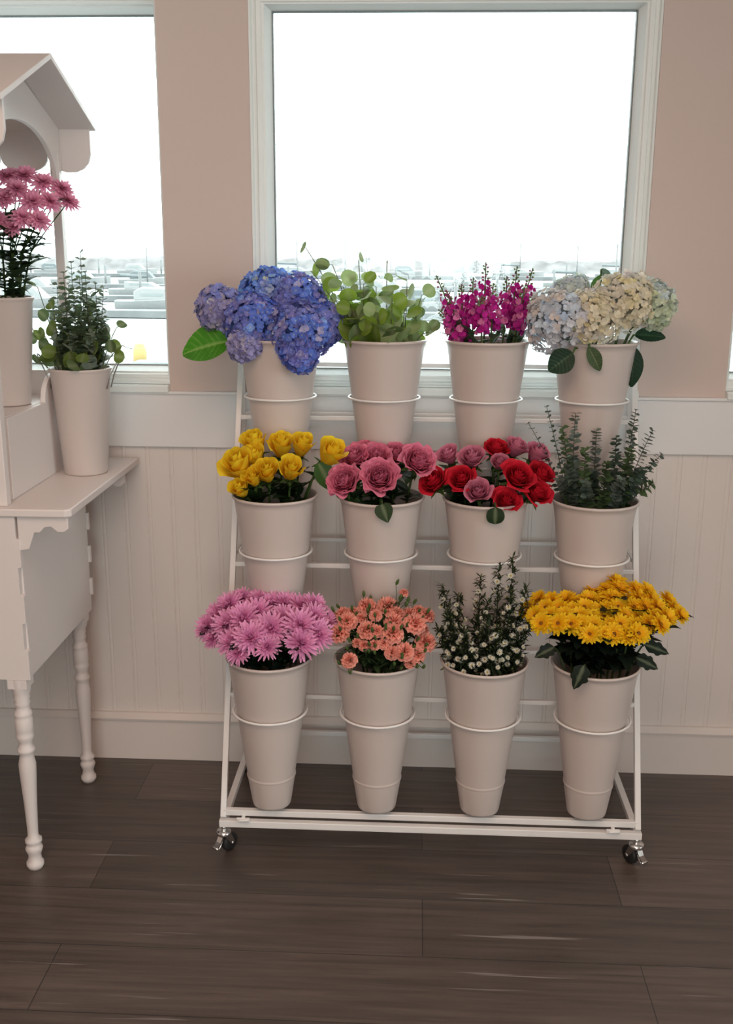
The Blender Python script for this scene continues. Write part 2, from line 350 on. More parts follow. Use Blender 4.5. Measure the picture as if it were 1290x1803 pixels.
# ------------------------------------------------------------------ flower rack
RX0, RX1 = -.45, .545
def fy(z): return 2.262+(z-.1)*.3905           # leaning front frame
BX = [-.334, -.079, .169, .425]
ROWS = [(2.285, .514, .375), (2.425, .868, .728), (2.555, 1.226, 1.085)]      # centre Y, rim z, ring z
rack = empty('flower_rack', (.0475, 2.262, 0)); tag(rack, 'white metal three-tier rolling flower rack in front of the central window', 'rack')
def rk(name, b, mat='rack', bevel=.0015, parent=None):
    o = b.build(name, M[mat], parent or rack, bevel=bevel)
    if parent is None: o.location = (-.0475, -2.262, 0)
    return o
YR = 2.69
b = MB(); b.bar((RX0-.01, 2.262, .083), (RX1+.01, 2.262, .083), .017); rk('base_bar', b)
b = MB(); b.bar((RX0, 2.268, .110), (RX1, 2.268, .110), .015); rk('bottom_rail', b)
for X in (RX0, RX1):
    b = MB(); b.bar((X, 2.262, .098), (X, fy(1.15), 1.15), .014); rk('front_post', b)
    b = MB(); b.bar((X, YR, .083), (X, YR, 1.13), .012); rk('rear_post', b)
    b = MB(); b.bar((X, 2.27, .083), (X, YR+.008, .083), .016); rk('side_base_bar', b)
    for z in (.372, .69, 1.01):
        b = MB(); b.bar((X, fy(z), z), (X, YR, z), .010); rk('side_strut', b)
b = MB(); b.bar((RX0, YR, .115), (RX1, YR, .115), .013); rk('rear_base_bar', b)
for z, zr in ((.372, .372), (.672, .680), (1.02, 1.02)):
    b = MB(); b.bar((RX0, fy(z), z), (RX1, fy(z), z), .011); rk('tier_bar', b)
    b = MB(); b.bar((RX0, YR, zr), (RX1, YR, zr), .009); rk('rear_tier_bar', b)
b = MB(); b.bar((RX0, fy(1.15), 1.15), (RX1, fy(1.15), 1.15), .011); rk('top_bar', b)
for X in (RX0+.05, RX1-.06):
    b = MB(); b.box((X-.016, 2.2475, .0935), (X+.016, 2.2535, .103)); b.tube([(X-.01, 2.246, .098), (X+.014, 2.246, .1)], .0035, 8); b.box((X-.004, 2.25, .1), (X+.004, 2.262, .106)); rk('latch', b, 'rack', .001)
def rim_r(u): return .047+(.0985-.047)*u       # u 0 bottom .. 1 rim
BH = .384
for (cy, zr, zg) in ROWS:
    for X in BX:
        rr_ = rim_r((zg-(zr-BH))/BH)+.0075
        b = MB(); b.tube([(X+rr_*math.cos(2*PI*k/40), cy+rr_*math.sin(2*PI*k/40), zg) for k in range(40)], .0028, 8, closed=True)
        yb = fy(zg); zt = zg
        b.tube([(X-.03, cy+math.sqrt(rr_**2-.0009), zg), (X-.03, max(yb, cy+rr_), zg-.004)], .0026, 6); b.tube([(X+.03, cy+math.sqrt(rr_**2-.0009), zg), (X+.03, max(yb, cy+rr_), zg-.004)], .0026, 6)
        rk('bucket_ring', b, bevel=0)
def caster(X, Y, ang):
    c = empty('caster', (X-.0475, Y-2.262, 0)); c.parent = rack
    b = MB(); b.tube([(0, 0, .058), (0, 0, .08)], .007, 12); b.lathe([(.001, .062), (.017, .062), (.019, .056), (.017, .051), (.001, .05)], 20)
    for ya, yb in ((-.0125, -.0108), (.0108, .0125)): b.prism([(-.010, .052), (.012, .052), (.023, .026), (.020, .019), (.014, .021)], 'y', ya, yb)
    b.tube([(.018, -.0135, .0236), (.018, .0135, .0236)], .004, 10)
    o = b.build('fork', M['chrome'], c)
    o['label'] = 'chrome swivel fork'
    b = MB(); P = [(.001, -.009), (.018, -.009), (.0225, -.006), (.0235, 0), (.0225, .006), (.018, .009), (.001, .009)]
    b.lathe(P, 24); b.v = [(v[0]+.018, v[2], v[1]+.0236) for v in b.v]
    o = b.build('wheel', M['rubber'], c); o['label'] = 'black rubber wheel'
    b = MB(); b.prism([(-.012, .050), (-.009, .052), (-.018, .034), (-.030, .026), (-.032, .029), (-.020, .038)], 'y', -.007, .007)
    b.tube([(-.031, -.009, .027), (-.031, .009, .027)], .0028, 8); b.tube([(-.004, 0, .040), (-.016, 0, .022), (-.024, 0, .016)], .003, 8)
    b.build('brake_lever', M['chrome'], c)
    c.rotation_euler = (0, 0, ang)
for X, Y, a in ((RX0, 2.262, 1.0), (RX1, 2.262, 2.1), (RX0, YR-.04, 2.1), (RX1, YR-.04, .9)): caster(X, Y, a)

# ------------------------------------------------------------------ buckets
def bucket_mesh():
    b = MB(); H = BH; t = .0016
    P = [(.001, .006), (.036, .006), (.040, .0), (.0455, .001), (.047, .006)]
    def bead(z): 
        r = rim_r(z/H); return [(r-.0002, z-.0056), (r-.0001, z-.0046), (r, z-.004), (r+.0016, z-.0015), (r+.0016, z+.0015), (r, z+.004), (r+.0002, z+.0046), (r+.0003, z+.0056)]
    P += [(rim_r(.05/H), .05)]+bead(.078)+[(rim_r(.15/H), .15), (rim_r((H-.14)/H), H-.14), (rim_r(.95), .95*H), (.0985, H-.008)]
    P += [(.1015, H-.006), (.1032, H-.003), (.1026, H), (.100, H+.0012), (.0975, H-.0005), (.0968, H-.006)]
    P += [(rim_r(.5)-t, .5*H), (.046, .010), (.001, .010)]
    b.lathe(P, 64); return b
bk0 = None
blab = [['bottom tier, far left, under pink chrysanthemums', 'bottom tier, second from left, under coral carnations', 'bottom tier, third from left, under tiny white asters', 'bottom tier, far right, under golden chrysanthemums'],
        ['middle tier, far left, holding yellow roses', 'middle tier, second from left, holding pink roses', 'middle tier, third from left, holding red and pink roses', 'middle tier, far right, holding fine-leaved eucalyptus'],
        ['top tier, far left, holding blue hydrangeas', 'top tier, second from left, holding round-leaved eucalyptus', 'top tier, third from left, holding magenta stock', 'top tier, far right, holding pale hydrangeas']]
for r_, (cy, zr, zg) in enumerate(ROWS):
    for c_, X in enumerate(BX):
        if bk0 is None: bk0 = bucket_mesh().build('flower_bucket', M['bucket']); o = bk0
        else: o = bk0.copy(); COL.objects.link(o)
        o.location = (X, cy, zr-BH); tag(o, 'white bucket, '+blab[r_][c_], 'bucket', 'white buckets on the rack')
def bc(r, c): return Vector((BX[c], ROWS[r][0], ROWS[r][1]))

# ------------------------------------------------------------------ wooden cart
cart = empty('flower_cart', (-1.35, 2.39, 0)); tag(cart, 'white painted wooden flower cart with gabled canopy and turned legs', 'cart')
def ck(name, b, mat='cart', bevel=.0015):
    o = b.build(name, M[mat], cart, bevel=bevel); o.location = (1.35, -2.39, 0); return o
CX0, CX1, CY0, CY1 = -1.84, -.862, 2.155, 2.632
ZT = .89
b = MB(); b.prism([(CX0-.12, 2.148), (-.752, 2.148), (-.740, 2.160), (-.740, 2.722), (CX0-.12, 2.722)], 'z', ZT-.018, ZT); ck('tabletop', b, bevel=.003)
TS = ZT-.0185
b = MB(); b.box((CX1-.016, CY0+.016, .49), (CX1, CY1-.012, TS)); 
ck('side_panel', b)
b = MB(); b.box((CX0, CY0+.016, .49), (CX0+.016, CY1-.012, TS)); ck('side_panel', b)
# front board with finger joints showing along its right edge
po = [(CX0, .49), (CX1-.001, .49)]; z = .49; k = 0
seg = [.49, .56, .625, .69, .755, .82, TS]
for i in range(6):
    xe = CX1+(.004 if i % 2 == 0 else -.004); po += [(xe, seg[i]+(0.001 if i else 0)), (xe, seg[i+1]-.001)]
po += [(CX0, TS)]
b = MB(); b.prism(po, 'y', CY0, CY0+.0155); ck('front_board', b, bevel=.0008)
b = MB(); b.box((CX0, CY1-.0115, .49), (CX1-.001, CY1, TS)); 
ck('back_board', b)
for i, z in enumerate((.535, .625, .715, .805)):
    b = MB(); b.box((CX1-.01, CY1-.0112, z), (CX1+.007, CY1-.0005, z+.045)); ck('joint_tab', b, 'cart', .0005)
def bracket(Y):
    b = MB(); x = CX1+.001; z = TS
    pts = [(x, z), (x+.112, z), (x+.112, z-.026), (x+.102, z-.034), (x+.088, z-.034), (x+.074, z-.022), (x+.060, z-.024), (x+.048, z-.036), (x+.036, z-.036), (x+.030, z-.052), (x+.022, z-.074), (x, z-.078)]
    b.prism(pts, 'y', Y, Y+.014); ck('scalloped_bracket', b)
bracket(CY0+.003); bracket(CY1-.03)
LEG = [(.0, .0), (.0165, .0), (.0205, .008), (.0205, .016), (.0165, .021), (.0145, .034), (.0180, .045), (.0205, .052), (.0180, .060), (.0150, .064), (.0195, .070), (.0195, .077), (.0125, .084), (.0125, .10), (.0150, .17), (.0195, .255), (.0200, .272), (.0160, .292), (.0160, .300), (.0205, .306), (.0205, .312), (.0150, .320), (.0150, .330), (.0205, .340), (.0205, .347), (.0185, .352), (.0205, .358), (.0205, .388), (.0185, .392), (.0205, .397), (.0205, .403), (.0160, .410), (.0155, .420), (.0190, .427), (.0160, .433), (.0190, .440), (.0170, .446), (.0205, .455), (.0235, .475), (.0235, .4899)]
for X in (CX1-.027, CX0+.03):
    for Y in (CY0+.020, CY1-.040):
        b = MB(); b.lathe(LEG, 24, (X, Y, 0)); b.bar((X, Y, .468), (X, Y, .4898), .044); ck('leg', b, bevel=0)
# canopy
PX = -.885
for X in (PX, CX0+.04):
    sgn = 1 if X == PX else -1
    for Y0_, Y1_ in ((2.172, 2.196), (2.655, 2.679)):
        b = MB(); b.box((min(X, X-sgn*.022), Y0_, ZT+.0003), (max(X, X-sgn*.022), Y1_, 1.66)); ck('canopy_post', b)
    # gable board with an arch cut out of it
    yc, hw = 2.4255, .2535
    out = []
    for k in range(25):
        a = PI*k/24; yy = yc-math.cos(a)*(hw-.026); zz = 1.565+.145*math.sin(a)**.8
        out.append((yy, zz))
    po = [(yc-hw, 1.56)]+out+[(yc+hw, 1.56), (yc+hw, 1.718), (2.39, 1.826), (yc-hw, 1.735)]
    b = MB(); b.prism(po, 'x', min(X-sgn*.003, X-sgn*.015), max(X-sgn*.003, X-sgn*.015)); ck('gable_board', b)
ridge = (2.39, 1.842)
RXR, RXL = -.798, CX0-.10
b = MB(); b.prism([ridge, (2.085, 1.722), (2.087, 1.710), (2.39, 1.830)], 'x', RXL, RXR); ck('front_roof_board', b, bevel=.001)
b = MB(); b.prism([(2.3905, 1.842), (2.3905, 1.830), (2.690, 1.712), (2.698, 1.722)], 'x', RXL, RXR); ck('rear_roof_board', b, bevel=.001)
def valance(Y, ztop, name, xr):
    pts = [(RXL, ztop), (RXL, ztop-.06)]; wd = .118; n = int((xr-.108-RXL)/wd); xa = xr-.108-n*wd; pts.append((xa, ztop-.06))
    for i in range(n):
        for k in range(1, 12):
            a_ = PI-PI*k/12; pts.append((xa+wd/2+math.cos(a_)*wd/2, ztop-.062-.040*math.sin(a_)**.8))
        xa += wd; pts.append((xa, ztop-.060))
    pts += [(xa+.006, ztop-.080), (xa+.02, ztop-.096), (xa+.045, ztop-.102), (xr-.040, ztop-.102), (xr-.020, ztop-.094), (xr-.006, ztop-.079), (xr, ztop-.058)]
    pts.append((xr, ztop)); b = MB(); b.prism(pts, 'y', Y, Y+.010); ck(name, b, bevel=.001)
valance(2.112, 1.717, 'front_valance', -.806)
valance(2.681, 1.717, 'rear_valance', -.812)
# riser shelf on the table top for the second bucket
b = MB(); y0, y1 = 2.23, 2.62
pts = [(y0, ZT+.0003), (y1, ZT+.0003), (y1, ZT+.245)]
for k in range(9):
    a = PI/2*k/8; pts.append((2.545-.075*math.sin(a), ZT+.245-.062*(1-math.cos(a)) if k else ZT+.245))
pts += [(y0, ZT+.183)]
b.prism(pts, 'x', -.905, -.893); ck('riser_side', b)
b = MB(); b.box((CX0+.06, 2.235, ZT+.172), (-.9055, 2.60, ZT+.184)); ck('riser_shelf', b)
b = MB(); b.box((CX0+.06, 2.605, ZT+.0003), (-.9055, 2.615, ZT+.245)); ck('riser_back', b)

def small_bucket(loc, rt, rb_, h, label, loops):
    r = empty('flower_bucket', loc); tag(r, label, 'bucket')
    b = MB(); b.lathe([(.001, .004), (rb_-.006, .004), (rb_-.002, 0), (rb_, .004), (rt-.003, h-.012), (rt, h-.006), (rt+.002, h-.003), (rt+.0015, h), (rt-.001, h+.0006), (rt-.003, h-.004), (rb_-.002, .010), (.001, .010)], 48)
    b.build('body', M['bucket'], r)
    if loops:
        for s in (-1, 1):
            b = MB(); b.tube([(s*(rt-.006), -.018, h-.05), (s*(rt+.002), -.016, h-.02), (s*(rt+.026), -.006, h+.028), (s*(rt+.028), 0, h+.032), (s*(rt+.026), .006, h+.028), (s*(rt+.003), .016, h-.02), (s*(rt-.006), .018, h-.05)], .0016, 6)
            b.build('wire_handle', M['wire'], r)
    return r
CB = Vector((-.822, 2.53, ZT)); CBH, CBR = .262, .075
small_bucket(CB, CBR, .053, CBH, 'short plain white bucket of eucalyptus standing on the cart top', True)
MBK = Vector((-.962, 2.43, ZT+.1845)); MBH, MBR = .250, .070
small_bucket(MBK, MBR, .048, MBH, 'white bucket of mauve chrysanthemums raised on the cart shelf behind a post', False)
# ------------------------------------------------------------------ flowers: builders
def V3(*a): return Vector(a)
def mixc(a, b, t): return tuple(a[i]*(1-t)+b[i]*t for i in range(3))
def jit(c, s, rnd): k = 1+rnd.uniform(-s, s); return tuple(max(0, min(1, x*k)) for x in c)
def frame_from(n):
    n = n.normalized(); a = n.orthogonal().normalized(); return a, n.cross(a), n
def rot_to(d, spin=0):
    return d.normalized().to_track_quat('Z', 'Y') @ Vector((0, 0, 1)).rotation_difference(Vector((0, 0, 1))) @ __import__('mathutils').Quaternion((0, 0, 1), spin)
def rose_mb(seed, R, Hh, n, opening, cin, cout, ruffle=.06, nu=9, nv=8):
    "bloom standing on z = 0: petals wound round the axis, the outer ones opening and rolling back"
    rnd = random.Random(seed); b = MB()
    for i in range(n):
        t = i/(n-1); ang = i*2.4+rnd.uniform(-.2, .2)
        rm = R*(.10+.80*t**.85); h = Hh*(1.0-.30*opening*t**1.5+rnd.uniform(-.03, .03)); hw = 1.7-.95*t
        fl = opening*R*.34*t**2.2; tilt = rnd.uniform(-.1, .1); ph = rnd.random()*6
        P = []; C = []
        for iu in range(nu):
            u = -1+2*iu/(nu-1); row = []; crow = []
            for iv in range(nv):
                v = iv/(nv-1)
                wv = math.sin(PI*(.10+.62*v))**.7
                phi = ang+u*hw*wv
                r = .10*R+(rm-.10*R)*(v**.55)*(1+.10*u)
                r += -(1-t)**1.5*.35*rm*v**3+fl*v**2.5
                z = h*v*(1-.16*u*u*v)+.06*R*u*tilt-fl*.55*max(0, v-.72)/.28*max(0, v-.72)/.28
                r += ruffle*R*v**3*math.sin(5*u+ph)*.5; z += ruffle*R*v**2*math.sin(4*u+ph*2)*.6
                row.append((r*math.cos(phi), r*math.sin(phi), z)); crow.append(mixc(mixc(cin, cout, t), cin if v < .5 else cout, .35*abs(v-.5)*2))
            P.append(row); k = 1+rnd.uniform(-.10, .10); C.append([tuple(min(1, c_*k) for c_ in mixc(cin, cout, min(1, .10+.30*t+.75*(jv/(nv-1))**4+.15*(jv/(nv-1))))) for jv, q in enumerate(crow)])
        b.grid(P, C)
    # green calyx
    g = (.07, .13, .03)
    b.lathe([(.001, -.012*R/.03), (.22*R, -.30*R), (.36*R, -.08*R), (.34*R, .02*R)], 10, (0, 0, 0), g)
    for k in range(5):
        a = k*2*PI/5; b.grid([[((.30+.55*j/3)*R*math.cos(a+s*.35*(1-j/3)), (.30+.55*j/3)*R*math.sin(a+s*.35*(1-j/3)), (-.02-.16*(j/3)**2)*R) for j in range(4)] for s in (-1, 0, 1)], g)
    return b
def strip_petal(b, base, az, el, L, W, curl, col, col2, nseg=4, tipw=.35, cup=.25, side=None):
    "a petal leaving 'base' in direction az/el, curling upward by 'curl' along its length"
    p = Vector(base); ca, sa = math.cos(az), math.sin(az); s = Vector((-sa, ca, 0)); P = [[], [], []]; C = [[], [], []]
    for j in range(nseg+1):
        t = j/nseg; e = el+curl*t
        d = Vector((ca*math.cos(e), sa*math.cos(e), math.sin(e))); n = Vector((-ca*math.sin(e), -sa*math.sin(e), math.cos(e)))
        w_ = W/2*(math.sin(PI*(.14+.72*t))**.7 if t < 1 else tipw)
        P[0].append(p-s*w_+n*w_*cup); P[1].append(p.copy()); P[2].append(p+s*w_+n*w_*cup)
        cc = mixc(col, col2, t)
        for q in C: q.append(cc)
        p = p+d*(L/nseg)
    b.grid(P, C)
def mum_mb(seed, R, rings, per, els, W, cin, cout, disc=None, curl=.35, droop=0, pitch=.25, nseg=4):
    rnd = random.Random(seed); b = MB()
    for k in range(rings):
        t = k/max(1, rings-1)                # 0 inner .. 1 outer
        el = els[0]+(els[1]-els[0])*t; L = R*(.45+.55*t) if disc is None else R*(.78+.22*t)
        n = int(per*(.55+.45*t)) if disc is None else per
        for i in range(n):
            az = 2*PI*i/n+k*.37+rnd.uniform(-.09, .09)
            kcol = 1+rnd.uniform(-.12, .12); c1 = tuple(min(1, x*kcol) for x in cin); c2 = tuple(min(1, x*kcol) for x in cout)
            r0 = .02*R+.10*R*t if disc is None else disc[0]*.75
            strip_petal(b, (r0*math.cos(az), r0*math.sin(az), R*.10*(1-t)), az, el+rnd.uniform(-.14, .14), L*rnd.uniform(.86, 1.08), W*rnd.uniform(.85, 1.15), curl*rnd.uniform(.4, 1.4), c1, c2, nseg)
    if disc: b.lathe([(disc[0], 0), (disc[0]*.95, disc[0]*.3), (disc[0]*.6, disc[0]*.55), (.0002, disc[0]*.62)], 10, (0, 0, R*.08), disc[1])
    b.lathe([(.0008, -R*.28), (R*.16, -R*.14), (R*.22, .0)], 8, (0, 0, 0), (.06, .11, .03))
    return b
def carnation_mb(seed, R, cin, cout, rings=4):
    rnd = random.Random(seed); b = MB()
    for k in range(rings):
        t = k/(rings-1); n = 4+k*2; el = 1.35-1.15*t
        for i in range(n):
            az = 2*PI*i/n+k*.6+rnd.uniform(-.15, .15); P = []; C = []; L = R*(.75+.3*t); kk = 1+rnd.uniform(-.12, .12); ph = rnd.random()*6
            for iu in range(7):
                u = -1+iu/3; row = []; cr = []
                for iv in range(5):
                    v = iv/4; a = az+u*.62*v; e = el-.35*v*v; rr = L*v*(1-.10*u*u)*(1+.05*math.sin(9*u+ph)*v)
                    z = rr*math.sin(e)+.24*R*v*v*math.sin(7*u+ph)+.18*R*(1-t)*v; r = rr*math.cos(e)+.04*R
                    row.append((r*math.cos(a), r*math.sin(a), z)); cr.append(tuple(min(1, x*kk) for x in mixc(cin, cout, v)))
                P.append(row); C.append(cr)
            b.grid(P, C)
    b.lathe([(.001, -R*1.25), (R*.20, -R*1.15), (R*.27, -R*.5), (R*.22, .0), (R*.3, .12*R)], 8, (0, 0, 0), (.09, .17, .05))
    return b
def hydrangea_mb(seed, R, flat, cols, n=150, fs=.0125, hole=None):
    "a mophead: four-petalled florets all over a flattened ball"
    rnd = random.Random(seed); b = MB()
    b.lathe([(R*.72*math.sin(PI*k/8)+.0005, R*flat*.72*-math.cos(PI*k/8)) for k in range(9)], 12, (0, 0, 0), mixc((.05, .07, .05), cols[0], .45))
    for i in range(n):
        z = 1-1.62*(i+.5)/n; a = i*2.39996+rnd.uniform(-.12, .12); rr = math.sqrt(max(0, 1-z*z))
        nrm = Vector((rr*math.cos(a), rr*math.sin(a), z/flat)).normalized(); q = rnd.uniform(.90, 1.06)
        lump = 1+.07*math.sin(a*3+seed)+.05*math.sin(z*7+seed*2)
        p = Vector((rr*math.cos(a)*R, rr*math.sin(a)*R, z*R*flat))*q*lump
        nrm = (nrm+Vector((rnd.gauss(0, .32), rnd.gauss(0, .32), rnd.gauss(0, .32)))).normalized(); A, B, N = frame_from(nrm); sp = rnd.random()*PI
        cA = cols[0] if rnd.random() < .55 else cols[rnd.randrange(len(cols))]
        # neighbouring florets share a hue: pick by region of the head
        reg = math.sin(a*1.0+seed)+.6*math.sin(z*3+seed); 
        if reg > .55: cA = mixc(cA, cols[-1], .65)
        if reg < -.8: cA = mixc(cA, cols[1], .6)
        f = fs*rnd.uniform(.85, 1.2)
        for k in range(4):
            th = sp+k*PI/2; d = A*math.cos(th)+B*math.sin(th); s = -A*math.sin(th)+B*math.cos(th)
            c = jit(cA, .16, rnd); c0 = mixc(c, (.75, .8, .6), .25)
            P = [[p+d*f*t+s*f*.52*w_*sg+N*f*(.10+.28*t*(1-.2*abs(sg))+(.10*abs(sg)*t)) for t, w_ in ((.05, .3), (.42, .95), (.8, 1.0), (1.04, .45))] for sg in (-1, 0, 1)]
            b.grid(P, [[c0, c, c, c]]*3)
        b.add([p+N*f*.12+A*.0014, p+N*f*.12+B*.0014, p+N*f*.12-A*.0014, p+N*f*.12-B*.0014, p+N*f*.34], [(0, 1, 4), (1, 2, 4), (2, 3, 4), (3, 0, 4)], mixc(cA, (.9, .9, .8), .6))
    return b
def leaf_pts(b, p, d, n, L, W, col, droop=.6, fold=.25, shape='oval', nl=7, nw=5, vein=None, wav=0, rnd=random):
    "leaf blade from p along d, upper side towards n"
    d = Vector(d).normalized(); n = Vector(n); n = (n-d*n.dot(d)); n = n.normalized() if n.length > 1e-5 else d.orthogonal().normalized(); s = d.cross(n)
    P = [[] for _ in range(nw)]; C = [[] for _ in range(nw)]; q = Vector(p); ph = rnd.random()*6
    for j in range(nl):
        t = j/(nl-1)
        if shape == 'oval': w_ = math.sin(PI*min(1, .04+.96*t)**.8)
        elif shape == 'round': w_ = math.sqrt(max(0, 1-(2*t-1)**2))
        elif shape == 'heart': w_ = (math.sin(PI*(.12+.86*t)**.75))
        elif shape == 'lobed': w_ = math.sin(PI*min(1, .04+.96*t)**.7)*(.72+.42*abs(math.sin(t*9.4)))
        else: w_ = math.sin(PI*(.05+.95*t))
        w_ = max(w_, .03)
        for k in range(nw):
            u = -1+2*k/(nw-1)
            off = abs(u)*fold*w_*W/2
            if wav: off += wav*W*math.sin(12*t+3*abs(u)+ph)*abs(u)*.5
            P[k].append(q+s*u*w_*W/2+n*off)
            cc = col
            if vein: cc = mixc(col, vein, .75 if k == nw//2 else 0)
            C[k].append(cc)
        e = droop/(nl-1); d2 = (d*math.cos(e)-n*math.sin(e)).normalized(); n = (n*math.cos(e)+d*math.sin(e)).normalized(); d = d2
        q = q+d*L/(nl-1)
    b.grid(P, C)
def bez(P0, P1, P2, P3, n):
    out = []
    for i in range(n+1):
        t = i/n; out.append(P0*(1-t)**3+P1*3*t*(1-t)**2+P2*3*t*t*(1-t)+P3*t**3)
    return out
def stem_path(center, rz_r, head, rnd, depth=.24, n=9, sag=0):
    RIM[0] = center; RIM[1] = rz_r
    "from low inside the bucket, out past the rim, to the head; center = rim centre"
    dv = Vector((head.x-center.x, head.y-center.y, 0)); k = min(1, rz_r*.62/max(dv.length, 1e-4))
    rim = center+dv*k+Vector((0, 0, .0)); base = center+dv*k*.35+Vector((rnd.uniform(-.008, .008), rnd.uniform(-.008, .008), -depth))
    return bez(base, base+(rim-base)*.55, rim+(rim-base)*.10+Vector((0, 0, sag)), head, n)
def stem_root(name, path, label, cat, group):
    RIM[2] = path[0].copy()
    r = empty(name, path[0]); return tag(r, label, cat, group)
def rel(path, r): return [p-r.location for p in path]
LEAFG = (.035, .075, .02)
RIM = [None, .0985, Vector((0, 0, 0))]        # rim centre, rim radius, thing's own origin
def leaf_fits(p, d, L):
    "false where a leaf would go through the bucket's side"
    if RIM[0] is None: return True
    if p.z+RIM[2].z < RIM[0].z-.035: return False
    for s_ in (0, .35, .7, 1):
        q = p+Vector(d).normalized()*L*s_+RIM[2]-RIM[0]
        if q.z < .008 and math.hypot(q.x, q.y) > RIM[1]-.020+q.z*.134: return False
    return True
def dark_leaves(b, path, rnd, n, L, W, col, lo=.45, hi=.85, shape='oval', droop=.7, wav=0, center=None, rim=None):
    N = len(path)-1
    for _ in range(n):
        t = rnd.uniform(lo, hi)*N; i = min(N-1, int(t)); p = path[i].lerp(path[i+1], t-i); a = rnd.random()*2*PI
        d = Vector((math.cos(a), math.sin(a), rnd.uniform(.1, .9))); LL = L*rnd.uniform(.7, 1.2)
        for _t in range(5):
            if leaf_fits(p, d, LL): break
            a = rnd.random()*2*PI; d = Vector((math.cos(a), math.sin(a), rnd.uniform(.4, 2.2)))
        else: continue
        leaf_pts(b, p, d, (0, 0, 1), LL, W*rnd.uniform(.8, 1.2), jit(col, .3, rnd), droop*rnd.uniform(.2, 1), .25, shape, wav=wav, rnd=rnd)

# ---------- roses
HID = []
def proto(b, name, mat='petal'):
    o = b.build(name, M[mat]); HID.append(o); return o
YEL = [proto(rose_mb(10+i, .026, .056, 17, .45+.1*i, (.90, .42, .005), (1.0, .76, .04)), 'bloom') for i in range(3)]
PNK = [proto(rose_mb(20+i, .039, .046, 52, .62, (.30, .015, .06), (.85, .26, .40), .17, nu=9, nv=8), 'bloom') for i in range(3)]
RED = [proto(rose_mb(30+i, .033, .046, 24, .85, (.25, .002, .006), (.72, .018, .045), .06), 'bloom') for i in range(3)]
MAU = [proto(rose_mb(40+i, .027, .046, 24, .7, (.40, .06, .14), (.76, .28, .40), .07), 'bloom') for i in range(3)]
def rose(c, px, py, dpx, dy, protos, natural, label, group, rnd, tilt=(0, 0), nleaf=4):
    "dpx: width of the bloom in the photograph's pixels, dy: metres in front of (-) or behind the bucket's centre"
    H_ = at(px, py, c.y+dy); dist = (H_-Vector((0, 0, EYE))).dot(FW)
    sc_ = dpx/FPX*dist/natural
    out = Vector(((H_.x-c.x)*3.2+tilt[0], (H_.y-c.y)*3.2-.38+tilt[1], .62)).normalized()
    base = H_-out*.022*sc_
    path = stem_path(c, .0985, base, rnd)
    r = stem_root('rose', path, label, 'rose', group)
    pr = rel(path, r); b = MB(); b.tube(pr, [.0028]*len(pr), 7, (.06, .12, .03)); 
    b.build('stem', M['leaf'], r)
    lf = MB(); dark_leaves(lf, pr[:-1], rnd, nleaf, .062, .038, (.022, .05, .018), .42, .97, 'oval', .8)
    lf.build('foliage', M['leaf'], r)
    p = protos[rnd.randrange(len(protos))]
    inst(p, r, base-r.location, rot_to(out, rnd.random()*6), sc_, 'bloom')
    return r
rnd = random.Random(5)
c = bc(1, 0); g = 'yellow roses in the middle-tier bucket'
for px, py, d, dy, lab in [(450, 784, 44, .03, 'yellow rose at upper left of its bunch, partly behind others'), (495, 789, 44, .03, 'yellow rose at the top of its bunch, left of the tallest bud'), (531, 789, 42, .03, 'yellow rose bud at the top, right-hand one of the upper pair'),
        (579, 803, 50, .0, 'yellow rose standing apart at the far right above green leaves'), (423, 824, 56, -.03, 'wide open yellow rose at the far left of its bunch'), (449, 809, 40, .0, 'small yellow rose tucked above the wide open left one'),
        (470, 834, 44, -.04, 'yellow rose at the centre front of its bunch'), (511, 831, 44, -.04, 'yellow rose at the front right, round and upright'), (424, 864, 36, -.055, 'lowest yellow rose, leaning on the left rim'), (447, 845, 34, -.05, 'small yellow rose between the lowest and the centre one')]:
    rose(c, px, py, d, dy, YEL, .047, lab, g, rnd, nleaf=9)
c = bc(1, 1); g = 'pink garden roses in the middle-tier bucket'
for px, py, d, dy, lab in [(606, 848, 62, -.05, 'large ruffled pink rose at the front left of its bunch'), (668, 841, 68, -.065, 'largest ruffled pink rose at the front centre of its bunch'), (735, 812, 64, -.01, 'large ruffled pink rose at the right of its bunch'),
        (624, 806, 54, .02, 'pink rose at the upper left, behind the front left one'), (661, 806, 56, .02, 'pink rose directly above the largest one'), (697, 800, 50, .05, 'pink rose at the back between largest and right-hand one'), (645, 793, 46, .06, 'pink rose hidden at the back left of its bunch')]:
    rose(c, px, py, d, dy, PNK, .078, lab, g, rnd, tilt=(0, -.15), nleaf=12)
c = bc(1, 2); g = 'red and pink roses in the middle-tier bucket'
for px, py, d, dy, k, lab in [(763, 848, 54, -.03, 0, 'red rose at the far left, hanging over towards the pink roses'), (812, 843, 52, -.05, 0, 'red rose at the left front of its bucket'), (872, 790, 46, .04, 0, 'red rose at the top back of the bunch'), (911, 839, 60, -.05, 0, 'largest red rose, right of centre'),
        (944, 868, 54, -.05, 0, 'red rose low at the right front'), (891, 882, 50, -.075, 0, 'red rose drooping lowest over the front rim'), (952, 836, 50, -.01, 0, 'red rose at the far right of the bunch'),
        (789, 803, 42, .02, 1, 'dusty pink rose at the upper left among red ones'), (831, 807, 48, .0, 1, 'dusty pink rose at the upper middle, wide open'), (907, 789, 44, .05, 1, 'dusty pink rose at the top right of the bunch'),
        (945, 800, 46, .03, 1, 'dusty pink rose at the right end of the top row'), (841, 866, 48, -.08, 1, 'pink rose low at the front between red ones'), (880, 815, 36, .0, 1, 'small pink rosebud in the middle of the bunch')]:
    rose(c, px, py, d, dy, RED if k == 0 else MAU, .064 if k == 0 else .053, lab, g, rnd, nleaf=8)
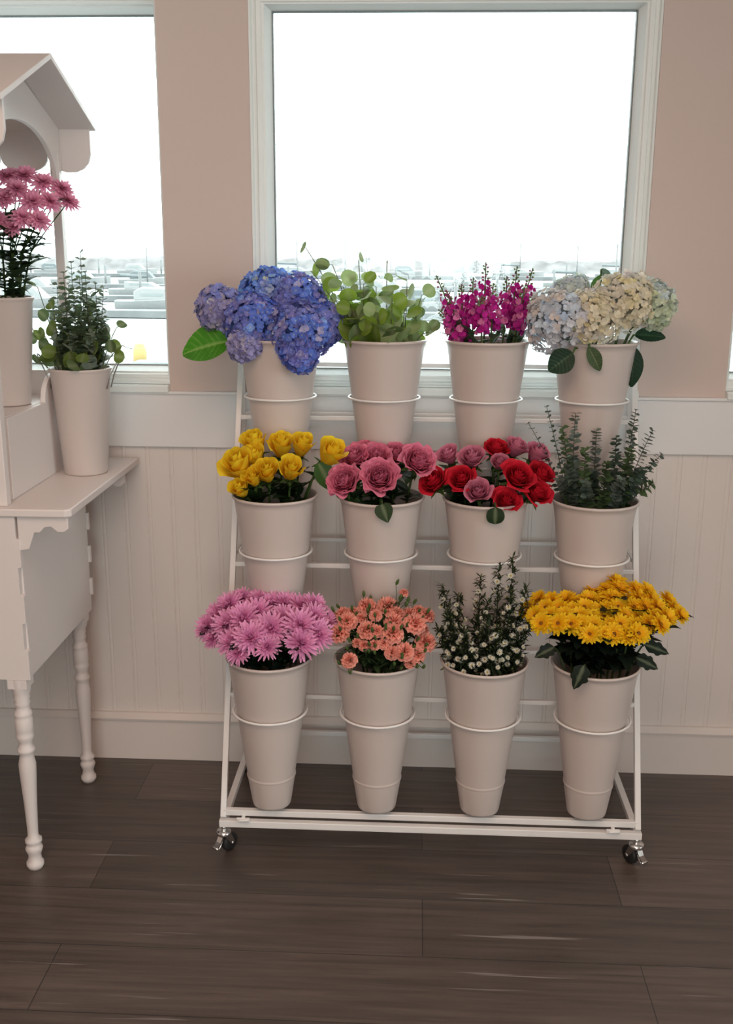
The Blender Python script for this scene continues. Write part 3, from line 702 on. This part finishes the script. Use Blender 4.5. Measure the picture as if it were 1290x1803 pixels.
# loose rose leaves hanging over the rims belong to extra foliage stems
def leafy_stem(c, name, heads, label, cat, col, group=None, R=.0985):
    "a stem whose leaf or leaves are placed where the photo shows them: (px,py,dy,dir,L,W,shape,normal)"
    p0 = at(heads[0][0], heads[0][1], c.y+heads[0][2]); rn = random.Random(int(p0.x*1000))
    dv = Vector((p0.x-c.x, p0.y-c.y, 0)); rim = c+dv*min(1, .085/max(dv.length, .001))+Vector((0, 0, .022))
    base = c+dv*.2+Vector((0, 0, -.2))
    path = bez(base, base.lerp(rim, .5), rim+(rim-base)*.12, p0, 8)
    r = stem_root(name, path, label, cat, group); pr = rel(path, r)
    b = MB(); b.tube(pr, [.0022]*len(pr), 6, mixc(col, (.1, .15, .05), .5)); b.build('stem', M['leaf'], r)
    for (px, py, dy, d, L, W, shp, nrm) in heads:
        q = at(px, py, c.y+dy); b = MB(); leaf_pts(b, q-r.location, d, nrm, L, W, jit(col, .15, rn), .5, .22, shp, 12, 7, vein=mixc(col, (.6, .7, .4), .35), wav=.03, rnd=rn)
        b.build('leaf', M['leaf'], r)
    return r
leafy_stem(bc(1, 1), 'rose_leaf_sprig', [(672, 888, -.105, (.3, -.35, -.8), .045, .042, 'heart', (0, -1, .2))], 'dark rose leaf folded over the front rim below the largest pink rose', 'leaf', (.04, .07, .03))
leafy_stem(bc(1, 2), 'rose_leaf_sprig', [(872, 893, -.105, (0, -.3, -1), .040, .042, 'round', (0, -1, .2))], 'round dark rose leaf hanging over the rim below the lowest red rose', 'leaf', (.03, .06, .025))
leafy_stem(bc(1, 0), 'rose_leaf_sprig', [(560, 815, -.01, (.45, -.3, -.7), .08, .05, 'oval', (.2, -1, .3)), (590, 858, .0, (.7, -.2, -.3), .07, .045, 'oval', (0, -1, .5))], 'sprig of large green leaves at the right of the yellow roses', 'leaf', (.05, .13, .03))

# ---------- hydrangeas
BL = [(.15, .25, .76), (.24, .23, .60), (.27, .44, .93), (.48, .46, .72), (.26, .25, .60)]
BLg = [(.20, .38, .90), (.17, .26, .72), (.32, .55, .98), (.62, .70, .60), (.34, .42, .78)]
PU = [(.30, .34, .74), (.44, .42, .66), (.50, .48, .60), (.72, .70, .66), (.42, .37, .60)]
PAL = [(.60, .67, .76), (.74, .72, .76), (.78, .70, .66), (.48, .58, .74), (.76, .68, .62)]
CRM = [(.80, .76, .66), (.78, .74, .72), (.66, .68, .78), (.80, .72, .42), (.78, .70, .50)]
GRN = [(.74, .80, .76), (.66, .76, .80), (.72, .76, .62), (.60, .62, .74), (.66, .74, .50)]
def hydrangea(c, px, py, rpx, dy, cols, seed, label, group, flat=.85, tilt=(0, 0), n=340):
    H_ = at(px, py, c.y+dy); dist = (H_-Vector((0, 0, EYE))).dot(FW); R_ = rpx/FPX*dist
    rn = random.Random(seed); out = Vector(((H_.x-c.x)*4+tilt[0], (H_.y-c.y)*4-.25+tilt[1], .55)).normalized()
    path = stem_path(c, .0985, H_-out*R_*.3, rn)
    r = stem_root('hydrangea', path, label, 'hydrangea', group); pr = rel(path, r)
    b = MB(); b.tube(pr, [.0035]*len(pr), 7, (.10, .17, .06)); b.build('stem', M['leaf'], r)
    o = hydrangea_mb(seed, R_, flat, cols, n, .0086).build('bloom', M['petal'], r); o.location = H_-r.location
    o.rotation_mode = 'QUATERNION'; o.rotation_quaternion = rot_to(out, rn.random()*6)
c = bc(2, 0); g = 'blue hydrangeas in the top-tier bucket'
for px, py, rp, dy, cols, sd, fl, lab in [(386, 541, 38, -.01, PU, 1, .9, 'pale mauve-blue hydrangea head at the far left of the bucket'), (470, 512, 46, .03, BLg, 2, .8, 'bright blue hydrangea head on top with a greenish centre'), (445, 562, 48, -.04, BL, 3, .9, 'deep blue hydrangea head at the left front'),
        (525, 528, 44, .0, BL, 4, .9, 'blue hydrangea head right of the topmost one'), (530, 585, 46, -.08, BL, 5, 1.0, 'violet-blue hydrangea head drooping over the front rim'), (567, 570, 38, -.03, BL, 6, .95, 'dark violet-blue hydrangea head at the far right of the bucket'),
        (434, 605, 30, -.07, PU, 7, .95, 'small dusty purple hydrangea head hanging at the left rim'), (527, 622, 32, -.10, BL, 8, .8, 'lowest blue hydrangea cluster hanging in front of the bucket')]:
    hydrangea(c, px, py, rp, dy, cols, sd, lab, g, fl)
c = bc(2, 3); g = 'pale hydrangeas in the top-tier bucket'
for px, py, rp, dy, cols, sd, fl, lab in [(980, 566, 54, -.05, PAL, 11, .9, 'pale blue and blush hydrangea head at the front left'), (1043, 560, 50, -.06, CRM, 12, .9, 'creamy yellow hydrangea head at the front centre'), (1098, 530, 50, -.03, CRM, 13, .95, 'cream and lilac hydrangea head, highest of the pale ones'),
        (1145, 538, 42, .01, GRN, 14, .95, 'pale mint hydrangea head at the far right'), (1003, 512, 32, .05, GRN, 15, .7, 'pale green hydrangea head at the back, against the window')]:
    hydrangea(c, px, py, rp, dy, cols, sd, lab, g, fl, n=330)
def big_leaf(c, name, px, py, dy, d, L, W, nrm, col, label, droop=.4, vein=(.35, .55, .15)):
    "one large hydrangea leaf with side veins on its own stalk; px,py is where the blade starts"
    p0 = at(px, py, c.y+dy); dv = Vector((p0.x-c.x, p0.y-c.y, 0)); rim = c+dv*min(1, .08/max(dv.length, .001))+Vector((0, 0, .012))
    base = c+dv*.15+Vector((0, 0, -.2)); path = bez(base, base.lerp(rim, .5), rim+(rim-base)*.1, p0, 8)
    r = stem_root(name, path, label, 'leaf', None); pr = rel(path, r)
    b = MB(); b.tube(pr, [.0022]*len(pr), 6, (.10, .2, .05)); b.build('stem', M['leaf'], r)
    b = MB(); d = Vector(d).normalized(); n = Vector(nrm); n = (n-d*n.dot(d)).normalized(); s = d.cross(n); q = p0-r.location; nl, nw = 36, 15; P = [[] for _ in range(nw)]; C = [[] for _ in range(nw)]
    for j in range(nl):
        t = j/(nl-1); w_ = max(.02, math.sin(PI*(.03+.95*t)**.85)**.8)
        for k in range(nw):
            u = -1+2*k/(nw-1); ve = t-.22*abs(u); saw = math.sin(ve*2*PI*8); groove = -max(0, saw-.3)*.0018*(1-abs(u)*.5)
            P[k].append(q+s*u*w_*W/2+n*(abs(u)*w_*W*.13+groove*1.5))
            C[k].append(mixc(col, vein, .8 if k == nw//2 else (.35*max(0, (saw-.7)/.3))))
        e = droop/(nl-1); d2 = d*math.cos(e)-n*math.sin(e); n = (n*math.cos(e)+d*math.sin(e)).normalized(); d = d2.normalized(); q = q+d*L/(nl-1)
    b.grid(P, C); b.build('blade', M['leaf'], r)
c = bc(2, 0)
big_leaf(c, 'hydrangea_leaf', 406, 600, -.04, (-1, -.1, -.16), .125, .098, (.1, -.75, .62), (.07, .30, .02), 'large bright green hydrangea leaf sticking out to the left of the blue flowers')
big_leaf(c, 'hydrangea_leaf', 392, 590, -.01, (-.8, 0, .3), .04, .04, (.1, -.6, .7), (.01, .03, .02), 'small dark leaf between mauve hydrangea head and large bright leaf')
c = bc(2, 3); dk = (.02, .05, .028)
big_leaf(c, 'hydrangea_leaf', 1008, 622, -.10, (-.75, -.1, -.55), .068, .06, (0, -1, .3), dk, 'dark leaf hanging at the lower left of the pale hydrangeas', vein=(.08, .13, .07))
big_leaf(c, 'hydrangea_leaf', 1036, 612, -.11, (.45, -.1, -.75), .062, .034, (0, -1, .3), (.07, .12, .05), 'narrow two-tone leaf hanging at the centre below the cream hydrangea', vein=(.25, .3, .15))
big_leaf(c, 'hydrangea_leaf', 1116, 613, -.03, (.02, -.1, -1), .095, .046, (0, -1, .1), dk, 'long dark pointed leaf hanging down right of the pale hydrangea bucket', vein=(.05, .09, .05))
big_leaf(c, 'hydrangea_leaf', 1118, 590, .0, (1, -.2, .05), .072, .04, (0, -.8, .6), dk, 'dark green leaf spreading right under the mint hydrangea head', vein=(.06, .13, .06))
big_leaf(c, 'hydrangea_leaf', 1042, 512, .03, (.45, 0, .9), .045, .022, (-.3, -1, .2), (.06, .15, .03), 'small green leaf standing up above the cream hydrangea', vein=(.15, .28, .1))
big_leaf(c, 'hydrangea_leaf', 1058, 474, .04, (.7, 0, -.65), .045, .022, (.3, -1, .4), (.10, .15, .11), 'small grey-green leaf, topmost above the pale hydrangeas', vein=(.2, .26, .18))

# ---------- round-leaved eucalyptus
def round_eucalyptus(c, tip, dy, label, group, seed, size=.032, start=.42, R=.0985, cols=((.25, .38, .05), (.30, .40, .17), (.15, .22, .09)), pairs=6, depth=.24):
    rn = random.Random(seed); p0 = at(tip[0], tip[1], c.y+dy); path = stem_path(c, R, p0, rn, depth, 14)
    r = stem_root('eucalyptus', path, label, 'eucalyptus', group); pr = rel(path, r)
    b = MB(); b.tube(pr, [.0020-.0010*i/14 for i in range(15)], 6, (.20, .22, .10)); b.build('stem', M['leaf'], r)
    f = MB(); N = 14
    for k in range(pairs):
        t = (start+(1-start)*k/(pairs-1))*N*.999; i = int(t); p = pr[i].lerp(pr[i+1], t-i); tg = (pr[i+1]-pr[i]).normalized(); a0 = rn.random()*PI
        S = size*(1.12-.45*k/(pairs-1))
        for h in ((0, 1) if k < pairs-1 else (0,)):
            a = a0+PI*h+rn.uniform(-.5, .5); A, B, N_ = frame_from(tg); d = (A*math.cos(a)+B*math.sin(a)+tg*rn.uniform(.1, .9)).normalized()
            nn = Vector((rn.gauss(0, .5), -1+rn.gauss(0, .45), rn.gauss(.25, .5)))
            col = jit(cols[rn.choice((0, 0, 1, 1, 2))], .2, rn); s0 = p+d*S*.18
            if not leaf_fits(p, d, S*1.15): d.z += 1.5; d.normalize()
            if not leaf_fits(p, d, S*1.15): continue
            f.tube([p, s0], .0008, 4, col); leaf_pts(f, s0, d, nn, S*rn.uniform(.85, 1.15), S*rn.uniform(.9, 1.15), col, rn.uniform(-.3, .6), rn.uniform(.05, .22), 'round', 11, 5, vein=mixc(col, (.6, .6, .4), .3), rnd=rn)
    f.build('foliage', M['leaf'], r); return r
c = bc(2, 1); g = 'round-leaved eucalyptus stems in the top-tier bucket'
tips = [((538, 436), .03, .026, 'tallest'), ((556, 487), .0, .033, 'left'), ((585, 466), .02, .034, ''), ((604, 505), -.05, .038, ''), ((631, 458), .04, .026, ''), ((640, 500), -.01, .036, ''), ((662, 505), .03, .034, ''), ((681, 460), .05, .02, ''), ((690, 515), -.05, .038, ''), ((716, 492), .01, .034, ''), ((742, 520), -.02, .034, ''), ((700, 598), -.09, .036, 'low'), ((757, 585), -.04, .03, 'low'), ((620, 545), -.06, .034, ''), ((665, 550), -.07, .034, ''), ((712, 545), -.05, .034, ''), ((595, 530), -.02, .034, ''), ((650, 525), .04, .034, '')]
tips.sort(key=lambda q: q[0][0])
for i, (tp, dy, s_, _) in enumerate(tips):
    round_eucalyptus(c, tp, dy, 'round-leaved eucalyptus stem, %s from left by its tip in the bucket' % ORD[i], g, 300+i, s_*1.5, .44 if tp[1] > 470 else .5, pairs=6)

# ---------- fine-leaved eucalyptus
def fine_eucalyptus(c, tip, dy, label, group, seed, R=.0985, size=.016, pairs=24, col=(.09, .13, .10), start=.38, depth=.24):
    rn = random.Random(seed); p0 = at(tip[0], tip[1], c.y+dy); path = stem_path(c, R, p0, rn, depth, 14)
    r = stem_root('eucalyptus', path, label, 'eucalyptus', group); pr = rel(path, r)
    b = MB(); b.tube(pr, [.0017-.0010*i/14 for i in range(15)], 5, (.10, .11, .06)); b.build('stem', M['leaf'], r)
    f = MB(); N = 14
    for k in range(pairs):
        u = k/(pairs-1); t = (start+(1-start)*u)*N*.999; i = int(t); p = pr[i].lerp(pr[i+1], t-i); tg = (pr[i+1]-pr[i]).normalized(); A, B, N_ = frame_from(tg); a0 = (k % 2)*PI/2+rn.uniform(-.4, .4); S = size*(1.1-.6*u)
        for h in (0, 1):
            a = a0+PI*h; d = (A*math.cos(a)+B*math.sin(a)+tg*rn.uniform(.0, .4)).normalized(); nn_ = tg+Vector((rn.gauss(0, .45), rn.gauss(-.35, .4), rn.gauss(0, .3))); cl = jit(col, .35, rn)
            if not leaf_fits(p, d, S*1.1): continue
            leaf_pts(f, p, d, nn_, S*rn.uniform(.85, 1.2), S*.70, cl, rn.uniform(-.4, .4), .2, 'oval', 5, 3, rnd=rn)
    f.build('foliage', M['leaf'], r); return r
c = bc(1, 3); g = 'fine-leaved eucalyptus stems in the middle-tier bucket'
tips = [((930, 745), .02, 12), ((962, 716), .0, 16), ((990, 752), -.04, 24), ((1013, 728), -.01, 24), ((1030, 790), -.06, 24), ((1050, 758), .03, 22), ((1085, 770), -.04, 26), ((1119, 722), .0, 26), ((1112, 790), -.05, 26), ((1149, 758), .02, 20), ((1164, 800), .0, 20), ((1152, 852), -.02, 18), ((1000, 820), -.06, 24), ((1068, 815), -.07, 26), ((1130, 825), -.06, 22), ((985, 845), -.05, 20), ((1030, 850), -.08, 20), ((1095, 845), -.08, 20), ((1040, 835), .03, 20), ((1080, 830), .04, 20), ((1010, 805), .04, 22)]
tips.sort(key=lambda q: q[0][0])
for i, (tp, dy, n) in enumerate(tips):
    fine_eucalyptus(c, tp, dy, 'fine-leaved eucalyptus stem, %s from left by its tip, in rack bucket' % ORD[i], g, 400+i, pairs=int(n*1.6), start=.50 if i < 2 else .44, size=.018 if i < 2 else .029, col=[(.10, .14, .11), (.075, .12, .09), (.15, .19, .16), (.09, .15, .06)][i % 4])

# ---------- magenta stock
def stock(c, tip, dy, low, label, group, seed):
    rn = random.Random(seed); p0 = at(tip[0], tip[1], c.y+dy); path = stem_path(c, .0985, p0, rn, .24, 16)
    r = stem_root('stock', path, label, 'stock flower', group); pr = rel(path, r)
    b = MB(); b.tube(pr, [.0036-.0022*i/16 for i in range(17)], 6, (.14, .2, .07)); b.build('stem', M['leaf'], r)
    f = MB(); N = 16; n = 42
    for k in range(n):
        u = k/(n-1); t = (low+(.985-low)*u)*N; i = min(N-1, int(t)); p = pr[i].lerp(pr[i+1], t-i); tg = (pr[i+1]-pr[i]).normalized(); A, B, N_ = frame_from(tg); a = k*2.4+rn.random()*.3; d = (A*math.cos(a)+B*math.sin(a)+tg*.35).normalized()
        if u < .70:
            S = .0088*(1.15-.5*u); q = p+d*(.014*(1.1-.6*u))+Vector((rn.gauss(0, .003), rn.gauss(0, .003), 0)); base = rn.choice(((.50, .012, .27), (.56, .02, .32), (.62, .06, .38), (.74, .22, .46)))
            for w_ in range(7):
                aa = w_*2*PI/7+a; A2, B2, N2 = frame_from(d); dd = (A2*math.cos(aa)+B2*math.sin(aa)+d*rn.uniform(.1, .9)).normalized()
                leaf_pts(f, q, dd, d, S*rn.uniform(.9, 1.3), S*1.15, jit(base, .25, rn), .5, .3, 'round', 5, 3, wav=.12, rnd=rn)
        else:
            q = p+d*.006*(1.5-u); s_ = .0042*(1.6-u); cl = jit((.22, .30, .12) if rn.random() < .7 else (.5, .16, .28), .2, rn)
            A2, B2, N2 = frame_from(d)
            f.tube([q, q+d*s_*.6, q+d*s_*1.5, q+d*s_*2.1], [s_*.4, s_*.8, s_*.7, s_*.1], 6, cl)
    f.build('flower_spike', M['petal'], r)
    lf = MB(); dark_leaves(lf, pr, rn, 8, .07, .018, (.07, .11, .06), .38, .66, 'oval', .5); lf.build('foliage', M['leaf'], r)
c = bc(2, 2); g = 'magenta stock stems in the top-tier bucket'
tips = [((767, 484), -.01, .6), ((785, 512), -.05, .56), ((772, 545), -.04, .62), ((812, 500), .02, .56), ((833, 488), -.01, .56), ((855, 462), .03, .6), ((868, 498), -.05, .56), ((892, 486), .0, .58), ((910, 468), .03, .6), ((925, 500), -.03, .56), ((938, 472), .02, .6), ((942, 515), -.02, .58), ((848, 520), -.07, .58)]
tips.sort(key=lambda q: q[0][0])
for i, (tp, dy, lo) in enumerate(tips):
    stock(c, tp, dy, .60 if tp[0] < 800 else .69, 'magenta stock stem, %s from left by its tip in the bucket' % ORD[i], g, 500+i)

# ---------- spray flowers: one stem carries several blooms
def spray(name, c, heads, protos, natural, label, cat, group, rn, R=.0985, leafcol=(.03, .06, .025), leafshape='lobed', nleaf=3, leafL=.045, leafW=.026, up=.75, fwd=-.45, spread=3.5, depth=.22, buds=0, leaf_lo=.35):
    pts = [(at(px, py, c.y+dy), d) for px, py, d, dy in heads]; mean = sum((p for p, _ in pts), Vector())/len(pts)
    fork = c.lerp(mean, .45)+Vector((0, 0, -.004)); fork.z = min(fork.z, min(p.z for p, _ in pts)-.012); fork.z = max(fork.z, c.z-.02)
    path = stem_path(c, R, fork, rn, depth, 8); r = stem_root(name, path, label, cat, group); pr = rel(path, r)
    b = MB(); b.tube(pr, .0024, 6, (.07, .12, .035)); fr = pr[-1]; lf = MB()
    for p, dpx in pts:
        dist = (p-Vector((0, 0, EYE))).dot(FW); sc_ = dpx/FPX*dist/natural; pl = p-r.location
        out = Vector(((p.x-c.x)*spread+rn.uniform(-.12, .12), (p.y-c.y)*spread+fwd+rn.uniform(-.12, .12), up)).normalized()
        q = pl-out*.004; br_ = bez(fr, fr.lerp(q, .4)+Vector((0, 0, .006)), q-out*.02, q, 6); b.tube(br_, .0015, 5, (.07, .12, .035))
        inst(protos[rn.randrange(len(protos))], r, q, rot_to(out, rn.random()*6), sc_, 'bloom')
        dark_leaves(lf, br_, rn, nleaf, leafL, leafW, leafcol, .0, .75, leafshape, .8, .06)
        for _ in range(buds):
            a = rn.random()*6; z0 = q+Vector((math.cos(a)*.022, math.sin(a)*.022, rn.uniform(-.025, .02))); b.tube([fr.lerp(q, .6), z0], .0009, 4, (.1, .17, .05)); b.tube([z0, z0+out*.005, z0+out*.012, z0+out*.017], [.0015, .0038, .0034, .0008], 6, (.12, .2, .06))
    dark_leaves(lf, pr, rn, nleaf*2+4, leafL, max(leafW, .016), leafcol, .62, .99, leafshape, .9, .06)
    b.build('stem', M['leaf'], r); lf.build('foliage', M['leaf'], r); return r
# pink chrysanthemums, bottom tier far left
PM = [proto(mum_mb(60+i, .030, 7, 21, (1.35, -.15), .0050, (.70, .19, .48), (.95, .48, .74), curl=.5), 'bloom') for i in range(3)]
c = bc(0, 0); g = 'pink chrysanthemum sprays in the bottom-tier bucket'; rn = random.Random(70)
H_ = [[(363, 1104, 44, .0), (380, 1082, 46, .03), (374, 1122, 36, -.02)], [(402, 1064, 46, .04), (398, 1098, 50, -.03), (425, 1052, 42, .07)], [(407, 1130, 50, -.07), (428, 1088, 52, -.03), (452, 1056, 44, .06)],
      [(441, 1122, 54, -.085), (452, 1078, 50, .0), (418, 1148, 40, -.09)], [(478, 1062, 46, .05), (476, 1106, 54, -.06), (470, 1138, 42, -.095)], [(505, 1062, 46, .05), (501, 1090, 50, -.02), (533, 1068, 46, .04)],
      [(529, 1100, 54, -.06), (531, 1132, 54, -.085), (555, 1086, 48, -.01)], [(560, 1116, 52, -.05), (556, 1066, 44, .04), (574, 1092, 40, .01)]]
for i, hs in enumerate(H_):
    spray('chrysanthemum', c, hs, PM, .050, 'pink spray chrysanthemum stem, %s from left in the far left bottom bucket' % ORD[i], 'chrysanthemum', g, rn, fwd=-.5, up=.6, nleaf=8, leafL=.055, leafW=.034, leafcol=(.018, .035, .022))
# coral spray carnations
CA = [proto(carnation_mb(80+i, .017, (.85, .17, .12), (.98, .45, .36)), 'bloom') for i in range(3)]
CBud = proto(carnation_mb(88, .009, (.80, .2, .15), (.84, .38, .3), 2), 'bloom')
c = bc(0, 1); g = 'coral spray carnations in the bottom-tier bucket'; rn = random.Random(90)
H_ = [[(597, 1114, 34, -.03), (603, 1079, 26, .02), (590, 1086, 22, .03), (620, 1076, 20, .03)], [(611, 1093, 34, -.02), (614, 1161, 28, -.085), (628, 1130, 18, -.06)], [(646, 1066, 32, .03), (646, 1108, 34, -.05), (636, 1086, 20, .0)],
      [(661, 1082, 22, -.02), (663, 1110, 24, -.06), (659, 1134, 20, -.075), (640, 1135, 20, -.07)], [(682, 1066, 36, .02), (691, 1114, 38, -.06), (676, 1132, 22, -.07)], [(693, 1094, 32, -.02), (712, 1042, 16, .03), (700, 1078, 24, .0)],
      [(731, 1097, 38, -.03), (720, 1080, 26, .02), (712, 1146, 34, -.075), (690, 1148, 26, -.08)], [(750, 1129, 36, -.03), (735, 1152, 28, -.06), (722, 1166, 20, -.075)], [(752, 1082, 28, .02), (738, 1074, 22, .03), (744, 1106, 24, .0)]]
for i, hs in enumerate(H_):
    spray('carnation', c, hs, CA, .033, 'coral spray carnation stem, %s from left in its bottom-tier bucket' % ORD[i], 'carnation', g, rn, fwd=-.30, up=.75, nleaf=12, leafcol=(.06, .11, .045), leafshape='oval', leafL=.045, leafW=.008, buds=3)
# golden chrysanthemums, bottom tier far right
GM = [proto(mum_mb(100+i, .021, 3, 15, (.75, .02), .0078, (.92, .44, .008), (1.0, .68, .02), disc=(.0042, (.30, .13, .02)), curl=-.2, nseg=3), 'bloom') for i in range(3)]
c = bc(0, 3); g = 'golden chrysanthemum sprays in the bottom-tier bucket'; rn = random.Random(110)
pts = []
def topy(x): return np.interp(x, [925, 960, 1010, 1050, 1085, 1120, 1160, 1195, 1213], [1052, 1030, 1034, 1030, 1014, 1018, 1030, 1055, 1085])
def boty(x): return np.interp(x, [925, 960, 1000, 1060, 1085, 1130, 1165, 1213], [1105, 1112, 1118, 1135, 1138, 1125, 1110, 1098])
row = 0; y = 1010
while y < 1150:
    x = 932+(13 if row % 2 else 0)
    while x < 1212:
        if topy(x)+9 <= y <= boty(x)-8:
            t = (y-topy(x))/(boty(x)-topy(x)); dy = .10-.20*t-.02*math.cos((x-1068)/145*1.4)
            pts.append((x+rn.uniform(-5, 5), y+rn.uniform(-4, 4), rn.uniform(31, 38), dy))
        x += 23
    y += 15; row += 1
pts.sort(key=lambda q: (int((q[0]-925)/24.2), q[1]))
k = 0; i = 0
while k < len(pts):
    n = 7 if len(pts)-k > 9 else len(pts)-k
    spray('chrysanthemum', c, pts[k:k+n], GM, .039, 'golden spray chrysanthemum stem, %s from left in its bucket' % ORD[i], 'chrysanthemum', g, rn, fwd=-.35, up=.62, spread=4.2, nleaf=5, leafcol=(.014, .024, .016), leafL=.062, leafW=.044); k += n; i += 1
for px, py, dy, d, L, W, lab in [(975, 1140, -.04, (-.7, -.2, -.3), .05, .032, 'dark lobed leaf sticking out left under the golden chrysanthemums'), (1028, 1172, -.10, (-.35, -.3, -.8), .06, .04, 'dark lobed leaf drooping over the front rim under the golden chrysanthemums'),
        (1135, 1135, .0, (.9, -.1, -.25), .065, .032, 'upper dark lobed leaf reaching right under the golden chrysanthemums'), (1120, 1158, -.03, (.85, -.1, -.35), .062, .034, 'lower dark lobed leaf reaching right beside the far right bucket')]:
    leafy_stem(c, 'chrysanthemum_leaf_sprig', [(px, py, dy, d, L, W, 'lobed', (0, -1, .6))], lab, 'leaf', (.018, .03, .02))
# tiny white asters
AS = [proto(mum_mb(120+i, .0075, 2, 13, (.6, .25), .0026, (.75, .74, .62), (.80, .80, .72), disc=(.0026, (.55, .42, .10)), curl=0, nseg=2), 'bloom') for i in range(2)]
def aster(c, tip, dy, label, group, seed):
    rn = random.Random(seed); p0 = at(tip[0], tip[1], c.y+dy); path = stem_path(c, .0985, p0, rn, .22, 12)
    r = stem_root('aster', path, label, 'aster', group); pr = rel(path, r); N = 12
    b = MB(); b.tube(pr, [.002-.0012*i/N for i in range(N+1)], 5, (.05, .07, .03)); lf = MB(); H = .16
    for k in range(30):
        u = k/29; t = (.50+.5*u)*N*.999; i = int(t); p = pr[i].lerp(pr[i+1], t-i); tg = (pr[i+1]-pr[i]).normalized(); a = k*2.4; A, B, _n = frame_from(tg)
        d = (A*math.cos(a)+B*math.sin(a)+tg*1.1).normalized(); L = .042*(1.05-.85*u)*rn.uniform(.7, 1.15); q = p+d*L; b.tube([p, p+d*L*.5+tg*.001, q], .0007, 4, (.05, .08, .03))
        for _ in range(9): 
            s_ = rn.random(); dd = Vector((rn.gauss(0, 1), rn.gauss(0, 1), rn.gauss(.5, .8))).normalized(); leaf_pts(lf, p.lerp(q, s_), dd, (0, 0, 1), rn.uniform(.011, .022), .0045, jit((.03, .05, .022), .4, rn), .3, .1, 'oval', 4, 3, rnd=rn)
        if k % 3 != 2 and u < .9:
            o_ = (d+Vector((0, -.55, .1))).normalized(); inst(AS[rn.randrange(2)], r, q, rot_to(o_, rn.random()*6), rn.uniform(.55, 1.0), 'bloom')
        else: b.tube([q, q+d*.003, q+d*.006], [.001, .0022, .0006], 5, (.20, .22, .10))
    dark_leaves(lf, pr, rn, 26, .034, .010, (.02, .035, .016), .42, .8, 'oval', .6)
    b.build('stem', M['leaf'], r); lf.build('foliage', M['leaf'], r)
c = bc(0, 2); g = 'white aster sprays in the bottom-tier bucket'
tips = [((779, 1036), .0), ((787, 1085), -.05), ((806, 1052), .02), ((815, 1110), -.075), ((845, 1020), .0), ((858, 1062), -.05), ((878, 1000), .02), ((902, 986), .0), ((898, 1050), -.05), ((925, 1040), .0), ((875, 1110), -.08), ((932, 1095), -.04), ((772, 1110), -.02)]
tips.sort(key=lambda q: q[0][0])
for i, (tp, dy) in enumerate(tips): aster(c, tp, dy, 'white aster spray, %s from left by its tip, in its bottom-tier bucket' % ORD[i], g, 600+i)

# ---------- bouquets on the cart
c = CB+Vector((0, 0, CBH)); g = 'fine-leaved eucalyptus in the cart bucket'
tips = [((100, 500), .0), ((112, 480), -.02), ((125, 462), .01), ((141, 444), .0), ((150, 480), -.03), ((168, 500), .0), ((182, 505), .01), ((130, 510), -.045), ((155, 530), -.045), ((185, 560), -.02), ((108, 545), -.04), ((120, 500), .03), ((140, 490), .035), ((160, 515), .03), ((90, 530), .02), ((142, 560), -.06), ((128, 590), -.06), ((160, 585), -.06), ((115, 520), .0), ((172, 535), .02), ((148, 520), .0)]
for i, (tp, dy) in enumerate(tips[:]):
    pass
tips.sort(key=lambda q: q[0][0])
for i, (tp, dy) in enumerate(tips):
    fine_eucalyptus(c, tp, dy, 'fine grey-green eucalyptus stem in the cart bucket, %s from left' % ORD[i], g, 700+i, R=CBR, size=.031, pairs=28, start=.42, col=[(.13, .19, .10), (.20, .26, .19), (.10, .15, .08)][i % 3], depth=.2)
g = 'round-leaved eucalyptus in the cart bucket'
tips = [((42, 560), .0, .03), ((50, 632), -.03, .026), ((78, 590), -.01, .03), ((95, 545), -.03, .034), ((172, 545), .01, .030), ((205, 577), .0, .028), ((216, 608), -.02, .026), ((140, 636), -.07, .032), ((120, 590), -.06, .034), ((100, 600), -.04, .034), ((168, 600), -.05, .03), ((140, 560), .0, .034), ((66, 505), .03, .03)]
tips.sort(key=lambda q: q[0][0])
for i, (tp, dy, s_) in enumerate(tips):
    round_eucalyptus(c, tp, dy, 'round-leaved eucalyptus stem in the cart bucket, %s from left' % ORD[i], g, 720+i, s_*1.35, .50, R=CBR, cols=((.16, .23, .05), (.13, .19, .08), (.28, .33, .27)), pairs=4, depth=.2)
CMm = [proto(mum_mb(140+i, .030, 4, 17, (.9, -.2), .0085, (.60, .14, .30), (.88, .42, .58), curl=.2), 'bloom') for i in range(3)]
c = MBK+Vector((0, 0, MBH)); g = 'mauve chrysanthemums in the raised cart bucket'; rn = random.Random(150)
H_ = [[(-20, 330, 46, .0), (-30, 370, 44, -.03)], [(12, 308, 46, .03), (8, 345, 44, -.04), (-6, 385, 40, -.05)], [(42, 306, 46, .04), (30, 330, 46, -.03)], [(58, 352, 48, -.02), (40, 380, 42, -.05), (22, 398, 34, -.05)], [(75, 318, 46, .03), (90, 352, 44, .0), (70, 385, 42, -.04)], [(110, 330, 48, .04), (122, 352, 44, .03)]]
for i, hs in enumerate(H_):
    spray('chrysanthemum', c, hs, CMm, .060, 'mauve chrysanthemum stem in the raised cart bucket, %s from left' % ORD[i], 'chrysanthemum', g, rn, R=MBR, fwd=-.5, up=.5, nleaf=4, leafcol=(.04, .07, .03), leafL=.05, leafW=.03, depth=.2)
for o in HID: bpy.data.objects.remove(o)
